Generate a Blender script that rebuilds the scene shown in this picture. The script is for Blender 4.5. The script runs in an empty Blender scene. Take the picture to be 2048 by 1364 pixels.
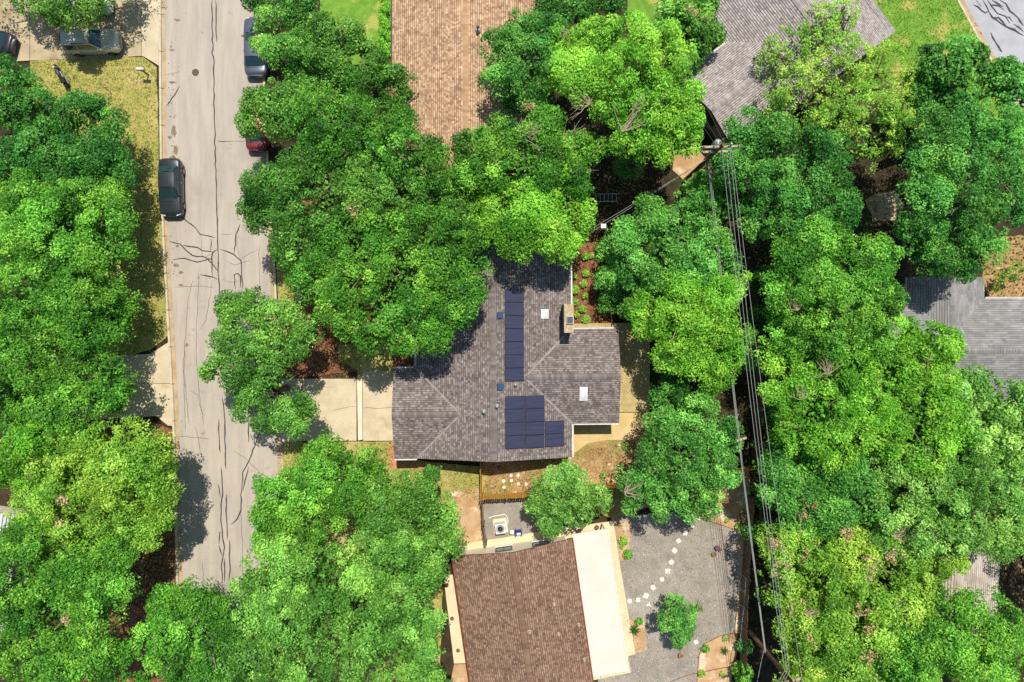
import bpy, math, random
import numpy as np
from mathutils import Matrix, Vector

# ------------------------------------------------------------------ camera, world, sun, exposure
S = bpy.context.scene
CAMH = 55.0                      # drone height in metres
FPX = 2048 * 24.0 / 36.0         # focal length in photograph pixels
cam_d = bpy.data.cameras.new("camera")
cam_d.lens = 24.0; cam_d.sensor_width = 36.0; cam_d.clip_start = 0.5; cam_d.clip_end = 2000.0
cam = bpy.data.objects.new("camera", cam_d)
S.collection.objects.link(cam)
cam.location = (0, 0, CAMH); cam.rotation_euler = (0, 0, 0)
S.camera = cam

SUN_DIR = Vector((0.10, 0.44, 1.0)).normalized()      # towards the sun
world = bpy.data.worlds.new("World"); S.world = world; world.use_nodes = True
wn = world.node_tree.nodes; wl = world.node_tree.links
sky = wn.new("ShaderNodeTexSky"); sky.sky_type = 'NISHITA'; sky.sun_disc = False; sky.ozone_density = 2.5
sky.sun_elevation = math.asin(SUN_DIR.z); sky.sun_rotation = math.atan2(SUN_DIR.x, SUN_DIR.y)
wn["Background"].inputs["Strength"].default_value = 0.11
wl.new(sky.outputs[0], wn["Background"].inputs["Color"])
sun_d = bpy.data.lights.new("sun", 'SUN'); sun_d.energy = 4.8; sun_d.angle = math.radians(0.5)
sun_d.color = (1.0, 0.94, 0.84)
sun = bpy.data.objects.new("sun", sun_d); S.collection.objects.link(sun)
sun.rotation_euler = SUN_DIR.to_track_quat('Z', 'Y').to_euler()
sun.location = (0, 0, 80)

S.view_settings.view_transform = 'Standard'; S.view_settings.look = 'None'
S.view_settings.exposure = 0.0; S.view_settings.gamma = 1.0
S.view_settings.use_curve_mapping = False
S.render.engine = 'CYCLES'
S.cycles.max_bounces = 6; S.cycles.diffuse_bounces = 3; S.cycles.transmission_bounces = 3
S.cycles.use_denoising = False

COL = S.collection
rng = np.random.default_rng(7)
random.seed(7)

# ------------------------------------------------------------------ helpers
def P(px, py, z=0.0):
    """photograph pixel + height above ground -> world point"""
    k = (CAMH - z) / FPX
    return Vector(((px - 1024) * k, -(py - 682) * k, z))

def C(r, g, b, k=0.9):
    f = lambda v: ((v / 255 + 0.055) / 1.055) ** 2.4 if v > 10 else v / 255 / 12.92
    return (f(r) * k, f(g) * k, f(b) * k, 1.0)

def tag(o, label=None, cat=None, group=None, kind=None):
    if label: o["label"] = label
    if cat: o["category"] = cat
    if group: o["group"] = group
    if kind: o["kind"] = kind
    return o

def empty(name, loc=(0, 0, 0), rz=0.0, parent=None):
    o = bpy.data.objects.new(name, None); COL.objects.link(o)
    o.location = loc; o.rotation_euler = (0, 0, rz); o.empty_display_size = 0.2
    if parent: o.parent = parent
    return o

def link(name, me, parent=None):
    o = bpy.data.objects.new(name, me); COL.objects.link(o)
    if parent: o.parent = parent
    return o

def copy_tree(o, parent=None):
    c = o.copy(); COL.objects.link(c)
    c.parent = parent
    for ch in list(o.children):
        copy_tree(ch, c)
    return c

class MB:
    """collects polygons, builds ONE mesh object"""
    def __init__(s): s.v = []; s.f = []
    def add(s, vs, fs):
        n = len(s.v); s.v.extend([tuple(v) for v in vs]); s.f.extend([tuple(i + n for i in f) for f in fs]); return s
    def box(s, c, d, rz=0.0, M=None):
        x, y, z = d[0] / 2, d[1] / 2, d[2] / 2
        T = Matrix.Translation(c) @ Matrix.Rotation(rz, 4, 'Z')
        if M is not None: T = M @ T
        vs = [T @ Vector((sx * x, sy * y, sz * z)) for sz in (-1, 1) for sx, sy in ((-1, -1), (1, -1), (1, 1), (-1, 1))]
        return s.add(vs, [(3, 2, 1, 0), (4, 5, 6, 7), (0, 1, 5, 4), (1, 2, 6, 5), (2, 3, 7, 6), (3, 0, 4, 7)])
    def prism(s, pts, z0, z1):
        n = len(pts)
        vs = [(p[0], p[1], z0) for p in pts] + [(p[0], p[1], z1) for p in pts]
        a = sum(pts[i][0] * pts[(i + 1) % n][1] - pts[(i + 1) % n][0] * pts[i][1] for i in range(n))
        fs = [tuple(range(n, 2 * n)), tuple(reversed(range(n)))] + [(i, (i + 1) % n, n + (i + 1) % n, n + i) for i in range(n)]
        if a < 0: fs = [tuple(reversed(f)) for f in fs]
        return s.add(vs, fs)
    def tube(s, pts, rad, n=6, cap=True):
        pts = [Vector(p) for p in pts]
        if not hasattr(rad, '__len__'): rad = [rad] * len(pts)
        rings = []
        for i, p in enumerate(pts):
            d = (pts[min(i + 1, len(pts) - 1)] - pts[max(i - 1, 0)]).normalized()
            a = d.cross(Vector((0, 0, 1)) if abs(d.z) < 0.9 else Vector((1, 0, 0))).normalized(); b = d.cross(a)
            rings.append([p + (a * math.cos(t) + b * math.sin(t)) * rad[i] for t in [2 * math.pi * k / n for k in range(n)]])
        vs = [v for r in rings for v in r]; fs = []
        for i in range(len(pts) - 1):
            for k in range(n):
                fs.append((i * n + k, i * n + (k + 1) % n, (i + 1) * n + (k + 1) % n, (i + 1) * n + k))
        if cap: fs += [tuple(range(n)), tuple(reversed(range((len(pts) - 1) * n, len(pts) * n)))]
        return s.add(vs, fs)
    def lathe(s, c, prof, n=16, M=None):
        vs = []; fs = []
        for r, z in prof:
            for k in range(n):
                t = 2 * math.pi * k / n; v = Vector((c[0] + r * math.cos(t), c[1] + r * math.sin(t), c[2] + z))
                vs.append(M @ v if M is not None else v)
        for i in range(len(prof) - 1):
            for k in range(n):
                fs.append((i * n + k, i * n + (k + 1) % n, (i + 1) * n + (k + 1) % n, (i + 1) * n + k))
        fs += [tuple(reversed(range(n))), tuple(range((len(prof) - 1) * n, len(prof) * n))]
        return s.add(vs, fs)
    def grid(s, rows):
        m = len(rows[0]); vs = [v for r in rows for v in r]; fs = []
        for i in range(len(rows) - 1):
            for j in range(m - 1):
                fs.append((i * m + j, i * m + j + 1, (i + 1) * m + j + 1, (i + 1) * m + j))
        return s.add(vs, fs)
    def mesh(s, name, mat, smooth=False):
        me = bpy.data.meshes.new(name); me.from_pydata(s.v, [], s.f); me.materials.append(mat)
        if smooth: me.polygons.foreach_set('use_smooth', [True] * len(me.polygons))
        me.update(); return me
    def build(s, name, mat, parent=None, smooth=False):
        return link(name, s.mesh(name, mat, smooth), parent)

# ------------------------------------------------------------------ materials
def new_mat(name):
    m = bpy.data.materials.new(name); m.use_nodes = True
    nt = m.node_tree; return m, nt.nodes, nt.links, nt.nodes["Principled BSDF"]

def surf(name, c1, c2, scale=2.0, c3=None, s3=0.35, t3=(0.5, 0.65), fine=40.0, famt=0.25, rough=0.9, spec=0.25,
         bump=0.15, bdist=0.02, metallic=0.0, coat=0.0, contrast=(0.35, 0.65), c4=None, s4=6.0, t4=(0.6, 0.7), stretch=None, local=False):
    """layered noise colour in world metres + fine grain + bump"""
    m, N, L, B = new_mat(name)
    geo = N.new("ShaderNodeNewGeometry"); pos = geo.outputs["Position"]
    if local:
        tc = N.new("ShaderNodeTexCoord"); pos = tc.outputs["Object"]
    if stretch:
        mp = N.new("ShaderNodeMapping"); mp.inputs["Scale"].default_value = stretch; L.new(pos, mp.inputs["Vector"]); pos_s = mp.outputs["Vector"]
    else: pos_s = pos
    def noise(sc, det=4.0, vec=pos, ro=0.6):
        n = N.new("ShaderNodeTexNoise"); n.inputs["Scale"].default_value = sc; n.inputs["Detail"].default_value = det
        n.inputs["Roughness"].default_value = ro; L.new(vec, n.inputs["Vector"]); return n.outputs["Fac"]
    def ramp(f, lo, hi):
        r = N.new("ShaderNodeMapRange"); r.interpolation_type = 'SMOOTHSTEP'
        r.inputs["From Min"].default_value = lo; r.inputs["From Max"].default_value = hi; L.new(f, r.inputs["Value"]); return r.outputs["Result"]
    def mix(f, a, b, mode='MIX'):
        x = N.new("ShaderNodeMix"); x.data_type = 'RGBA'; x.blend_type = mode
        if hasattr(f, 'node'): L.new(f, x.inputs[0])
        else: x.inputs[0].default_value = f
        for v, i in ((a, 6), (b, 7)):
            if hasattr(v, 'node'): L.new(v, x.inputs[i])
            else: x.inputs[i].default_value = v
        return x.outputs[2]
    col = mix(ramp(noise(scale, 5.0, pos_s), *contrast), c1, c2)
    if c3: col = mix(ramp(noise(s3, 4.0), *t3), col, c3)
    if c4: col = mix(ramp(noise(s4, 3.0), *t4), col, c4)
    fn = noise(fine, 3.0)
    if famt:
        r = N.new("ShaderNodeMapRange"); r.inputs["From Min"].default_value = 0.3; r.inputs["From Max"].default_value = 0.7
        r.inputs["To Min"].default_value = 1 - famt; r.inputs["To Max"].default_value = 1 + famt; L.new(fn, r.inputs["Value"])
        v = N.new("ShaderNodeVectorMath"); v.operation = 'SCALE'; L.new(col, v.inputs[0]); L.new(r.outputs["Result"], v.inputs["Scale"]); col = v.outputs[0]
    L.new(col, B.inputs["Base Color"])
    B.inputs["Roughness"].default_value = rough; B.inputs["Specular IOR Level"].default_value = spec
    B.inputs["Metallic"].default_value = metallic; B.inputs["Coat Weight"].default_value = coat
    if bump:
        b = N.new("ShaderNodeBump"); b.inputs["Strength"].default_value = bump; b.inputs["Distance"].default_value = bdist
        L.new(fn, b.inputs["Height"]); L.new(b.outputs["Normal"], B.inputs["Normal"])
    return m

def attr_mat(name, stops, rough=0.9, spec=0.2, transl=0.0, fine=0.0, famt=0.0, tcol=1.3):
    """colour from the per-piece attribute 'tint' (0..1) through a ramp"""
    m, N, L, B = new_mat(name)
    a = N.new("ShaderNodeAttribute"); a.attribute_name = "tint"
    r = N.new("ShaderNodeValToRGB"); L.new(a.outputs["Fac"], r.inputs["Fac"])
    e = r.color_ramp.elements
    e[0].position = stops[0][0]; e[0].color = stops[0][1]; e[1].position = stops[-1][0]; e[1].color = stops[-1][1]
    for p_, c_ in stops[1:-1]:
        x = e.new(p_); x.color = c_
    col = r.outputs["Color"]
    if famt:
        g = N.new("ShaderNodeNewGeometry"); n = N.new("ShaderNodeTexNoise"); n.inputs["Scale"].default_value = fine; n.inputs["Detail"].default_value = 3
        L.new(g.outputs["Position"], n.inputs["Vector"])
        q = N.new("ShaderNodeMapRange"); q.inputs["From Min"].default_value = 0.3; q.inputs["From Max"].default_value = 0.7
        q.inputs["To Min"].default_value = 1 - famt; q.inputs["To Max"].default_value = 1 + famt; L.new(n.outputs["Fac"], q.inputs["Value"])
        v = N.new("ShaderNodeVectorMath"); v.operation = 'SCALE'; L.new(col, v.inputs[0]); L.new(q.outputs["Result"], v.inputs["Scale"]); col = v.outputs[0]
    L.new(col, B.inputs["Base Color"]); B.inputs["Roughness"].default_value = rough; B.inputs["Specular IOR Level"].default_value = spec
    if transl:
        t = N.new("ShaderNodeBsdfTranslucent"); s = N.new("ShaderNodeVectorMath"); s.operation = 'SCALE'; s.inputs["Scale"].default_value = tcol
        L.new(col, s.inputs[0]); L.new(s.outputs[0], t.inputs["Color"])
        mx = N.new("ShaderNodeMixShader"); mx.inputs[0].default_value = transl
        L.new(B.outputs[0], mx.inputs[1]); L.new(t.outputs[0], mx.inputs[2]); L.new(mx.outputs[0], N["Material Output"].inputs["Surface"])
    return m

def plain(name, c, rough=0.5, spec=0.4, metallic=0.0, coat=0.0, famt=0.08, fine=25.0, bump=0.0):
    return surf(name, c, tuple(v * 0.88 for v in c[:3]) + (1,), scale=3.0, fine=fine, famt=famt, rough=rough, spec=spec, metallic=metallic, coat=coat, bump=bump, local=True)

M_ground = surf("forest_floor", C(72, 60, 42), C(52, 46, 30), 1.2, c3=C(60, 70, 34), s3=0.25, fine=18, famt=0.45, bump=0.5, bdist=0.05, c4=C(100, 84, 60), s4=5)
M_road = surf("road_surface", C(192, 181, 166), C(178, 168, 155), 0.7, c3=C(166, 156, 144), s3=0.12, t3=(0.52, 0.72), fine=30, famt=0.09, bump=0.2, bdist=0.008, stretch=(2.2, 0.25, 1), c4=C(150, 138, 124), s4=1.3, t4=(0.62, 0.8))
M_road2 = surf("road_surface_pale", C(184, 185, 188), C(172, 173, 177), 0.8, fine=30, famt=0.07, bump=0.2, bdist=0.008)
M_kerb = surf("kerb_concrete", C(216, 204, 180), C(198, 185, 158), 1.5, fine=30, famt=0.12, c4=C(150, 126, 92), s4=4, t4=(0.62, 0.72))
M_gutterpan = surf("gutter_concrete", C(198, 176, 142), C(178, 154, 118), 1.2, fine=30, famt=0.14, c4=C(136, 108, 78), s4=3, t4=(0.62, 0.72))
M_drive = surf("driveway_concrete", C(216, 201, 170), C(202, 186, 154), 0.9, fine=35, famt=0.1, c3=C(186, 164, 126), s3=0.5, t3=(0.55, 0.75), bump=0.15, bdist=0.006)
M_drive_strip = surf("driveway_strip_concrete", C(240, 226, 196), C(228, 212, 178), 1.0, fine=35, famt=0.06, bump=0.1)
M_drive_pale = surf("driveway_weathered", C(198, 180, 146), C(180, 162, 130), 1.0, fine=35, famt=0.1, c3=C(160, 140, 108), s3=0.4)
M_grass = surf("lawn_grass", C(184, 172, 98), C(156, 158, 80), 1.6, c3=C(196, 178, 118), s3=0.4, t3=(0.5, 0.68), fine=16, famt=0.3, bump=0.5, bdist=0.05, c4=C(120, 134, 62), s4=2.4, t4=(0.55, 0.7))
M_grass_g = surf("lawn_grass_green", C(128, 168, 62), C(104, 150, 50), 1.6, c3=C(176, 176, 92), s3=0.5, fine=16, famt=0.3, bump=0.5, bdist=0.05)
M_straw = surf("dry_yard", C(186, 156, 108), C(160, 128, 80), 1.4, c3=C(146, 140, 72), s3=0.45, t3=(0.48, 0.66), fine=14, famt=0.35, bump=0.5, bdist=0.04, c4=C(214, 192, 154), s4=1.6, t4=(0.6, 0.72))
M_dirt = surf("bare_dirt", C(206, 172, 130), C(186, 146, 102), 0.8, c3=C(226, 206, 174), s3=0.6, t3=(0.52, 0.66), fine=22, famt=0.2, bump=0.4, bdist=0.03, c4=C(150, 112, 72), s4=4, t4=(0.64, 0.74))
M_mulch = surf("bark_mulch", C(150, 104, 72), C(112, 72, 48), 3.0, fine=14, famt=0.4, bump=0.7, bdist=0.06, c4=C(180, 138, 102), s4=7, t4=(0.6, 0.68))
M_gravel = surf("grey_gravel", C(166, 156, 142), C(148, 139, 127), 0.7, c3=C(174, 166, 152), s3=0.3, fine=22, famt=0.3, bump=0.6, bdist=0.03, c4=C(196, 190, 178), s4=16, t4=(0.62, 0.68))
M_patio = surf("patio_sand", C(220, 194, 138), C(208, 180, 122), 1.0, fine=30, famt=0.1, c4=C(160, 128, 76), s4=5, t4=(0.7, 0.76))
M_walk = surf("cream_walkway", C(232, 218, 180), C(220, 204, 164), 0.9, fine=30, famt=0.06, c4=C(200, 178, 132), s4=2.5, t4=(0.64, 0.74))
M_brickpath = surf("terracotta_path", C(214, 150, 110), C(196, 132, 94), 3, fine=25, famt=0.15)
M_tar = surf("tar_sealant", C(74, 68, 64), C(58, 54, 52), 3, fine=30, famt=0.2, rough=0.6)
M_hair = surf("hairline_crack", C(120, 108, 96), C(104, 94, 84), 3, fine=30, famt=0.2)
M_stain = surf("damp_stain", C(150, 132, 108), C(128, 110, 88), 4, fine=20, famt=0.3)
M_bark = surf("tree_bark", C(122, 108, 92), C(90, 76, 62), 5, fine=25, famt=0.35, bump=0.6, bdist=0.03)
M_twig = surf("pale_twig", C(196, 178, 152), C(160, 140, 114), 6, fine=25, famt=0.25)
M_wood = surf("cedar_board", C(222, 170, 84), C(198, 144, 62), 3, fine=22, famt=0.15, stretch=(6, 6, 0.5))
M_wood_o = surf("grey_board", C(134, 116, 92), C(104, 90, 72), 3, fine=22, famt=0.25, stretch=(6, 6, 0.5))
M_deck = surf("deck_board", C(206, 186, 134), C(186, 164, 112), 2.5, fine=24, famt=0.12)
M_wall_c = surf("cream_wall", C(240, 230, 206), C(232, 220, 194), 1, fine=25, famt=0.03, bump=0.05)
M_wall_b = surf("tan_wall", C(176, 150, 120), C(160, 136, 108), 1, fine=25, famt=0.08)
M_wall_g = surf("grey_wall", C(150, 144, 134), C(136, 130, 122), 1, fine=25, famt=0.08)
M_white = plain("white_trim", C(238, 234, 226), 0.5)
M_cream = surf("cream_metal_roof", C(226, 219, 204), C(220, 212, 196), 0.4, fine=20, famt=0.012, rough=0.6, bump=0.03)
M_underlay = surf("roof_underlay", C(92, 82, 76), C(76, 68, 64), 3, fine=25, famt=0.2)  # dark tone also draws the butt shadow lines between shingle courses
M_black = plain("black_rubber", C(30, 30, 31), 0.8)
M_dkmetal = plain("dark_metal", C(70, 76, 84), 0.5, metallic=0.4)
M_metal = plain("galvanised_metal", C(176, 178, 178), 0.45, metallic=0.5)
M_glass_car = plain("car_glass", C(44, 70, 76), 0.06, spec=0.8, famt=0.0)
M_glass = plain("window_glass", C(60, 76, 84), 0.08, spec=0.7, famt=0.0)
M_chrome = plain("chrome", C(214, 214, 210), 0.2, metallic=0.9, famt=0.0)
M_red = plain("red_lens", C(190, 24, 30), 0.25)
M_lens = plain("lamp_lens", C(226, 226, 220), 0.15, spec=0.6)
M_stone_w = surf("white_flagstone", C(242, 236, 220), C(230, 222, 200), 2, fine=20, famt=0.08)
M_rust = surf("rust_disc", C(150, 92, 66), C(122, 70, 50), 3, fine=25, famt=0.2)
M_iron = surf("cast_iron", C(140, 118, 98), C(104, 86, 72), 8, fine=30, famt=0.3, rough=0.7)
M_pole = surf("pole_timber", C(132, 94, 72), C(104, 74, 58), 3, fine=25, famt=0.25, stretch=(3, 3, 0.4))
M_wire = plain("aluminium_wire", C(168, 172, 164), 0.5, metallic=0.0, famt=0.0)
M_wire_d = plain("sheathed_wire", C(92, 92, 90), 0.6, famt=0.0)
M_blue = plain("blue_plastic", C(40, 70, 160), 0.4)
M_purple = plain("purple_glaze", C(96, 60, 170), 0.3)
M_limepot = plain("lime_glaze", C(150, 160, 60), 0.4)
M_clay = plain("clay_pot", C(196, 176, 140), 0.8)
M_chimney = surf("chimney_stone", C(206, 186, 150), C(180, 158, 124), 6, fine=18, famt=0.3, bump=0.5, bdist=0.03, c4=C(150, 130, 106), s4=8)
M_flash = plain("chimney_side", C(72, 84, 100), 0.7)
M_skyl = plain("skylight_dome", C(240, 238, 234), 0.3)
M_vent = plain("blue_vent", C(72, 98, 138), 0.4, metallic=0.3)
M_cell = surf("solar_cells", C(68, 70, 92), C(58, 60, 82), 1.5, fine=60, famt=0.12, rough=0.22, spec=0.5, bump=0.0, stretch=(0.3, 8, 1))
M_frame = plain("panel_frame", C(40, 40, 52), 0.4)
M_railm = plain("mounting_rail", C(196, 198, 204), 0.4, metallic=0.6)
# ------------------------------------------------------------------ scatter builders (numpy)
def quads_mesh(name, V, tint, mat):
    """V: (n,4,3) quads, tint: (n,)"""
    n = len(V); me = bpy.data.meshes.new(name)
    me.vertices.add(n * 4); me.vertices.foreach_set('co', np.ascontiguousarray(V, dtype=np.float32).ravel())
    me.loops.add(n * 4); me.loops.foreach_set('vertex_index', np.arange(n * 4, dtype=np.int32))
    me.polygons.add(n); me.polygons.foreach_set('loop_start', np.arange(0, n * 4, 4, dtype=np.int32))
    me.polygons.foreach_set('loop_total', np.full(n, 4, dtype=np.int32))
    a = me.attributes.new('tint', 'FLOAT', 'POINT'); a.data.foreach_set('value', np.repeat(np.clip(tint, 0, 1), 4).astype(np.float32))
    me.materials.append(mat); me.update(); return me

def unit(a): return a / (np.linalg.norm(a, axis=-1, keepdims=True) + 1e-9)

def leaf_quads(c, nrm, L, W, fold=0.12, droop=0.15, tdir=None):
    n = len(c); nrm = unit(nrm)
    t = rng.normal(size=(n, 3)) if tdir is None else tdir + rng.normal(size=(n, 3)) * 0.35
    t = unit(t - nrm * np.sum(t * nrm, axis=1, keepdims=True)); b = np.cross(nrm, t)
    L = L[:, None]; W = W[:, None]
    return np.stack([c - t * L * 0.5, c + b * W * 0.5 + nrm * L * fold, c + t * L * 0.5 - nrm * L * droop, c - b * W * 0.5 + nrm * L * fold], axis=1)

def in_poly(x, y, poly):
    inside = np.zeros(len(x), bool); j = len(poly) - 1
    for i in range(len(poly)):
        xi, yi = poly[i][:2]; xj, yj = poly[j][:2]
        c = ((yi > y) != (yj > y)) & (x < (xj - xi) * (y - yi) / (yj - yi + 1e-12) + xi)
        inside ^= c; j = i
    return inside

def scatter(poly, dens):
    a = np.array([p[:2] for p in poly]); lo, hi = a.min(0), a.max(0)
    n = int(dens * np.prod(hi - lo)); q = rng.random((n, 2)) * (hi - lo) + lo
    return q[in_poly(q[:, 0], q[:, 1], poly)]

def lum(q, s, seed):
    """cheap smooth 2-D noise 0..1"""
    r = np.random.default_rng(seed); v = np.zeros(len(q))
    for k in range(6):
        d = r.normal(size=2) * s * (1 + 0.4 * k); v += np.sin(q @ d + r.random() * 6.28) / (1 + 0.3 * k)
    return 0.5 + v / 5.0

def wob_poly(px, z, wob=0.0, seg=0.6, seed=1):
    pts = [P(a, b, z) for a, b in px]; out = []; r = random.Random(seed); n = len(pts)
    for i in range(n):
        a, b = pts[i], pts[(i + 1) % n]; m = max(1, int((b - a).length / seg)) if wob else 1
        nv = Vector((-(b - a).y, (b - a).x, 0)).normalized()
        for k in range(m):
            q = a.lerp(b, k / m)
            if k and wob: q = q + nv * r.gauss(0, wob)
            out.append(q)
    return out

def slab(name, px, z, mat, wob=0.0, z0=-0.08, label=None, parent=None, seed=1):
    pts = wob_poly(px, z, wob, seed=seed)
    o = MB().prism(pts, z0, z).build(name, mat, parent)
    if parent is None: tag(o, label, kind="structure")
    return o

M_blade = attr_mat("grass_blades", [(0, C(92, 118, 36)), (0.35, C(146, 150, 72)), (0.7, C(188, 174, 106)), (1, C(214, 196, 140))], rough=0.8, transl=0.25)
M_blade_g = attr_mat("green_grass_blades", [(0, C(70, 120, 30)), (0.5, C(120, 170, 54)), (1, C(180, 186, 96))], rough=0.8, transl=0.25)
M_chip = attr_mat("mulch_chips", [(0, C(78, 46, 30)), (0.5, C(150, 104, 74)), (1, C(206, 170, 132))], rough=0.9)
M_pebble = attr_mat("pebbles", [(0, C(112, 108, 102)), (0.6, C(168, 162, 152)), (1, C(224, 220, 208))], rough=0.8)
M_litter = attr_mat("dry_leaves", [(0, C(70, 54, 36)), (0.5, C(122, 98, 66)), (1, C(190, 166, 126))], rough=0.9, transl=0.15)

def grass(px, z, dens, mat, h=0.09, label="", seed=3, bias=0.0, name="grass"):
    poly = [P(a, b, z) for a, b in px]; q = scatter(poly, dens); n = len(q)
    t = np.clip(lum(q, 1.2, seed) * 0.8 + rng.normal(0, 0.2, n) + bias, 0, 1)
    c = np.column_stack([q, z + rng.uniform(0.2, 0.8, n) * h])
    nr = np.column_stack([rng.normal(0, 0.7, (n, 2)), np.abs(rng.normal(0.6, 0.3, n))])
    V = leaf_quads(c, nr, rng.uniform(0.12, 0.24, n), rng.uniform(0.03, 0.06, n))
    return tag(link(name, quads_mesh(name, V, t, mat)), label, kind="stuff")

def chips(px, z, dens, mat, label, size=(0.06, 0.16), name="bark_chips", asp=0.4):
    poly = [P(a, b, z) for a, b in px]; q = scatter(poly, dens); n = len(q)
    c = np.column_stack([q, z + rng.uniform(0.015, 0.05, n)])
    nr = np.column_stack([rng.normal(0, 0.35, (n, 2)), np.ones(n)])
    L = rng.uniform(*size, n); V = leaf_quads(c, nr, L, L * asp * rng.uniform(0.7, 1.5, n), 0.05, 0.02)
    return tag(link(name, quads_mesh(name, V, rng.random(n), mat)), label, kind="stuff")

# ------------------------------------------------------------------ ground, streets, kerbs
g = MB().add([(-260, -260, 0), (260, -260, 0), (260, 260, 0), (-260, 260, 0)], [(0, 1, 2, 3)]).build("ground", M_ground)
tag(g, "brown leaf littered soil under the trees", kind="structure")

KL = [(321.5, -140), (321, 0), (323, 300), (326, 440), (335, 600), (341, 700), (349, 860), (356, 1170), (362, 1500)]     # kerb line, west
KR = [(518, -140), (519, 0), (532, 310), (548, 560), (555, 750), (561, 910), (572, 1170), (586, 1500)]     # kerb line, east
def along(line, t_px):
    for (x0, y0), (x1, y1) in zip(line, line[1:]):
        if y0 <= t_px <= y1: return x0 + (x1 - x0) * (t_px - y0) / (y1 - y0)
    return line[-1][0]
road_px = [(x + 6, y) for x, y in KL] + [(x - 6, y) for x, y in reversed(KR)]
road = slab("street", road_px, 0.02, M_road, label="pale worn residential street with tar sealed cracks")

def ribbon(name, px, w, mat, parent, z=0.026, taper=True, seed=0):
    r = random.Random(seed * 31 + int(px[0][0])); pts = [P(a, b, z) for a, b in px]; fine = []
    for a, b in zip(pts, pts[1:]):
        m = max(1, int((b - a).length / 0.35))
        for k in range(m): fine.append(a.lerp(b, k / m))
    fine.append(pts[-1]); L, R_ = [], []
    for i, p in enumerate(fine):
        d = (fine[min(i + 1, len(fine) - 1)] - fine[max(i - 1, 0)]).normalized(); nv = Vector((-d.y, d.x, 0))
        ww = w * r.uniform(0.75, 1.3) * 0.5
        if taper and i in (0, len(fine) - 1): ww *= 0.3
        j = nv * r.gauss(0, 0.025 if taper else 0.0)
        L.append(p + nv * ww + j); R_.append(p - nv * ww + j)
    return MB().grid([L, R_]).build(name, mat, parent)

tars = [
 [(424, 0), (425, 60), (426, 100), (424, 105), (428, 115), (427, 180), (430, 260), (433, 400), (436, 500), (437, 545), (440, 590)],
 [(432, 0), (433, 85)], [(435, 283), (458, 283)],
 [(360, 172), (349, 190), (333, 211)],
 [(362, 433), (390, 455), (401, 468), (430, 476)], [(422, 477), (423, 488), (420, 504)],
 [(337, 482), (359, 488), (372, 502), (385, 511), (412, 515), (425, 528), (439, 545)],
 [(365, 491), (395, 495), (405, 502), (421, 503), (424, 504)],
 [(345, 519), (370, 517), (394, 523), (418, 518), (426, 519)],
 [(437, 497), (426, 505), (424, 515), (424, 553)], [(426, 505), (413, 512)], [(400, 548), (424, 554), (437, 559)],
 [(439, 499), (452, 502), (468, 509), (481, 521), (484, 560), (484, 578)],
 [(480, 447), (472, 470), (469, 507)], [(482, 575), (480, 552), (475, 547), (470, 550), (470, 578)],
 [(445, 795), (449, 840), (451, 920), (452, 938)], [(436, 838), (440, 906)],
 [(519, 866), (510, 890), (497, 925), (485, 945), (483, 990), (482, 1020), (475, 1037), (462, 1050)], [(497, 933), (489, 970), (486, 982)],
 [(443, 934), (445, 980), (442, 1010), (442, 1050), (449, 1095), (447, 1110), (443, 1130), (445, 1168)],
 [(437, 968), (441, 995)], [(453, 988), (452, 1020), (455, 1080)], [(437, 1088), (439, 1064), (441, 1063)], [(438, 1090), (444, 1112)],
 [(459, 1080), (460, 1140), (458, 1160)], [(449, 1118), (450, 1165)], [(496, 845), (497, 885)],
]
for i, t in enumerate(tars): ribbon("tar_seam", t, 0.085, M_tar, road, 0.025 + 0.0004 * i, seed=i)
hairs = [
 [(402, 470), (404, 500), (405, 520)], [(385, 560), (377, 600), (373, 640), (370, 690), (368, 740), (375, 820), (378, 850)],
 [(398, 545), (396, 600), (394, 640), (392, 700), (396, 760), (400, 800), (408, 850)], [(372, 690), (366, 720), (368, 760), (370, 830), (372, 870)],
 [(425, 560), (420, 590), (412, 640), (400, 660)], [(390, 850), (398, 880), (400, 910)], [(450, 520), (470, 530), (500, 520)], [(518, 490), (520, 560), (517, 600)],
 [(480, 520), (500, 505), (516, 500)], [(440, 470), (465, 468)], [(350, 575), (390, 572), (430, 575)], [(462, 900), (490, 915), (520, 945)], [(482, 1020), (484, 1080), (486, 1150)],
 [(404, 1120), (407, 1150), (405, 1175)], [(352, 872), (400, 876), (420, 878)], [(380, 780), (395, 790), (405, 830)], [(445, 560), (470, 565), (482, 560)],
 [(350, 1000), (352, 1100), (353, 1160)], [(516, 60), (500, 62)], [(437, 283), (520, 282)], [(330, 150), (345, 148), (360, 143)], [(470, 455), (476, 500), (480, 520)],
]
for i, t in enumerate(hairs): ribbon("hairline_crack", t, 0.035, M_hair, road, 0.0230 + 0.00005 * i, seed=50 + i)
for i, (x, y, a, b) in enumerate([(345, 165, 9, 3), (348, 262, 7, 16), (340, 275, 5, 5), (352, 300, 6, 14), (346, 318, 9, 9), (352, 530, 8, 5), (362, 545, 6, 4), (344, 100, 8, 3), (355, 492, 6, 4), (374, 690, 4, 5), (362, 570, 6, 3), (355, 40, 8, 4)]):
    r = random.Random(i); pts = [P(x + a * math.cos(t) * r.uniform(0.5, 1), y + b * math.sin(t) * r.uniform(0.5, 1), 0) for t in [k * 0.4488 for k in range(14)]]
    MB().add([(p.x, p.y, 0.0238 + 0.0001 * i) for p in pts], [tuple(range(14))]).build("damp_stain", M_stain, road)

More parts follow.
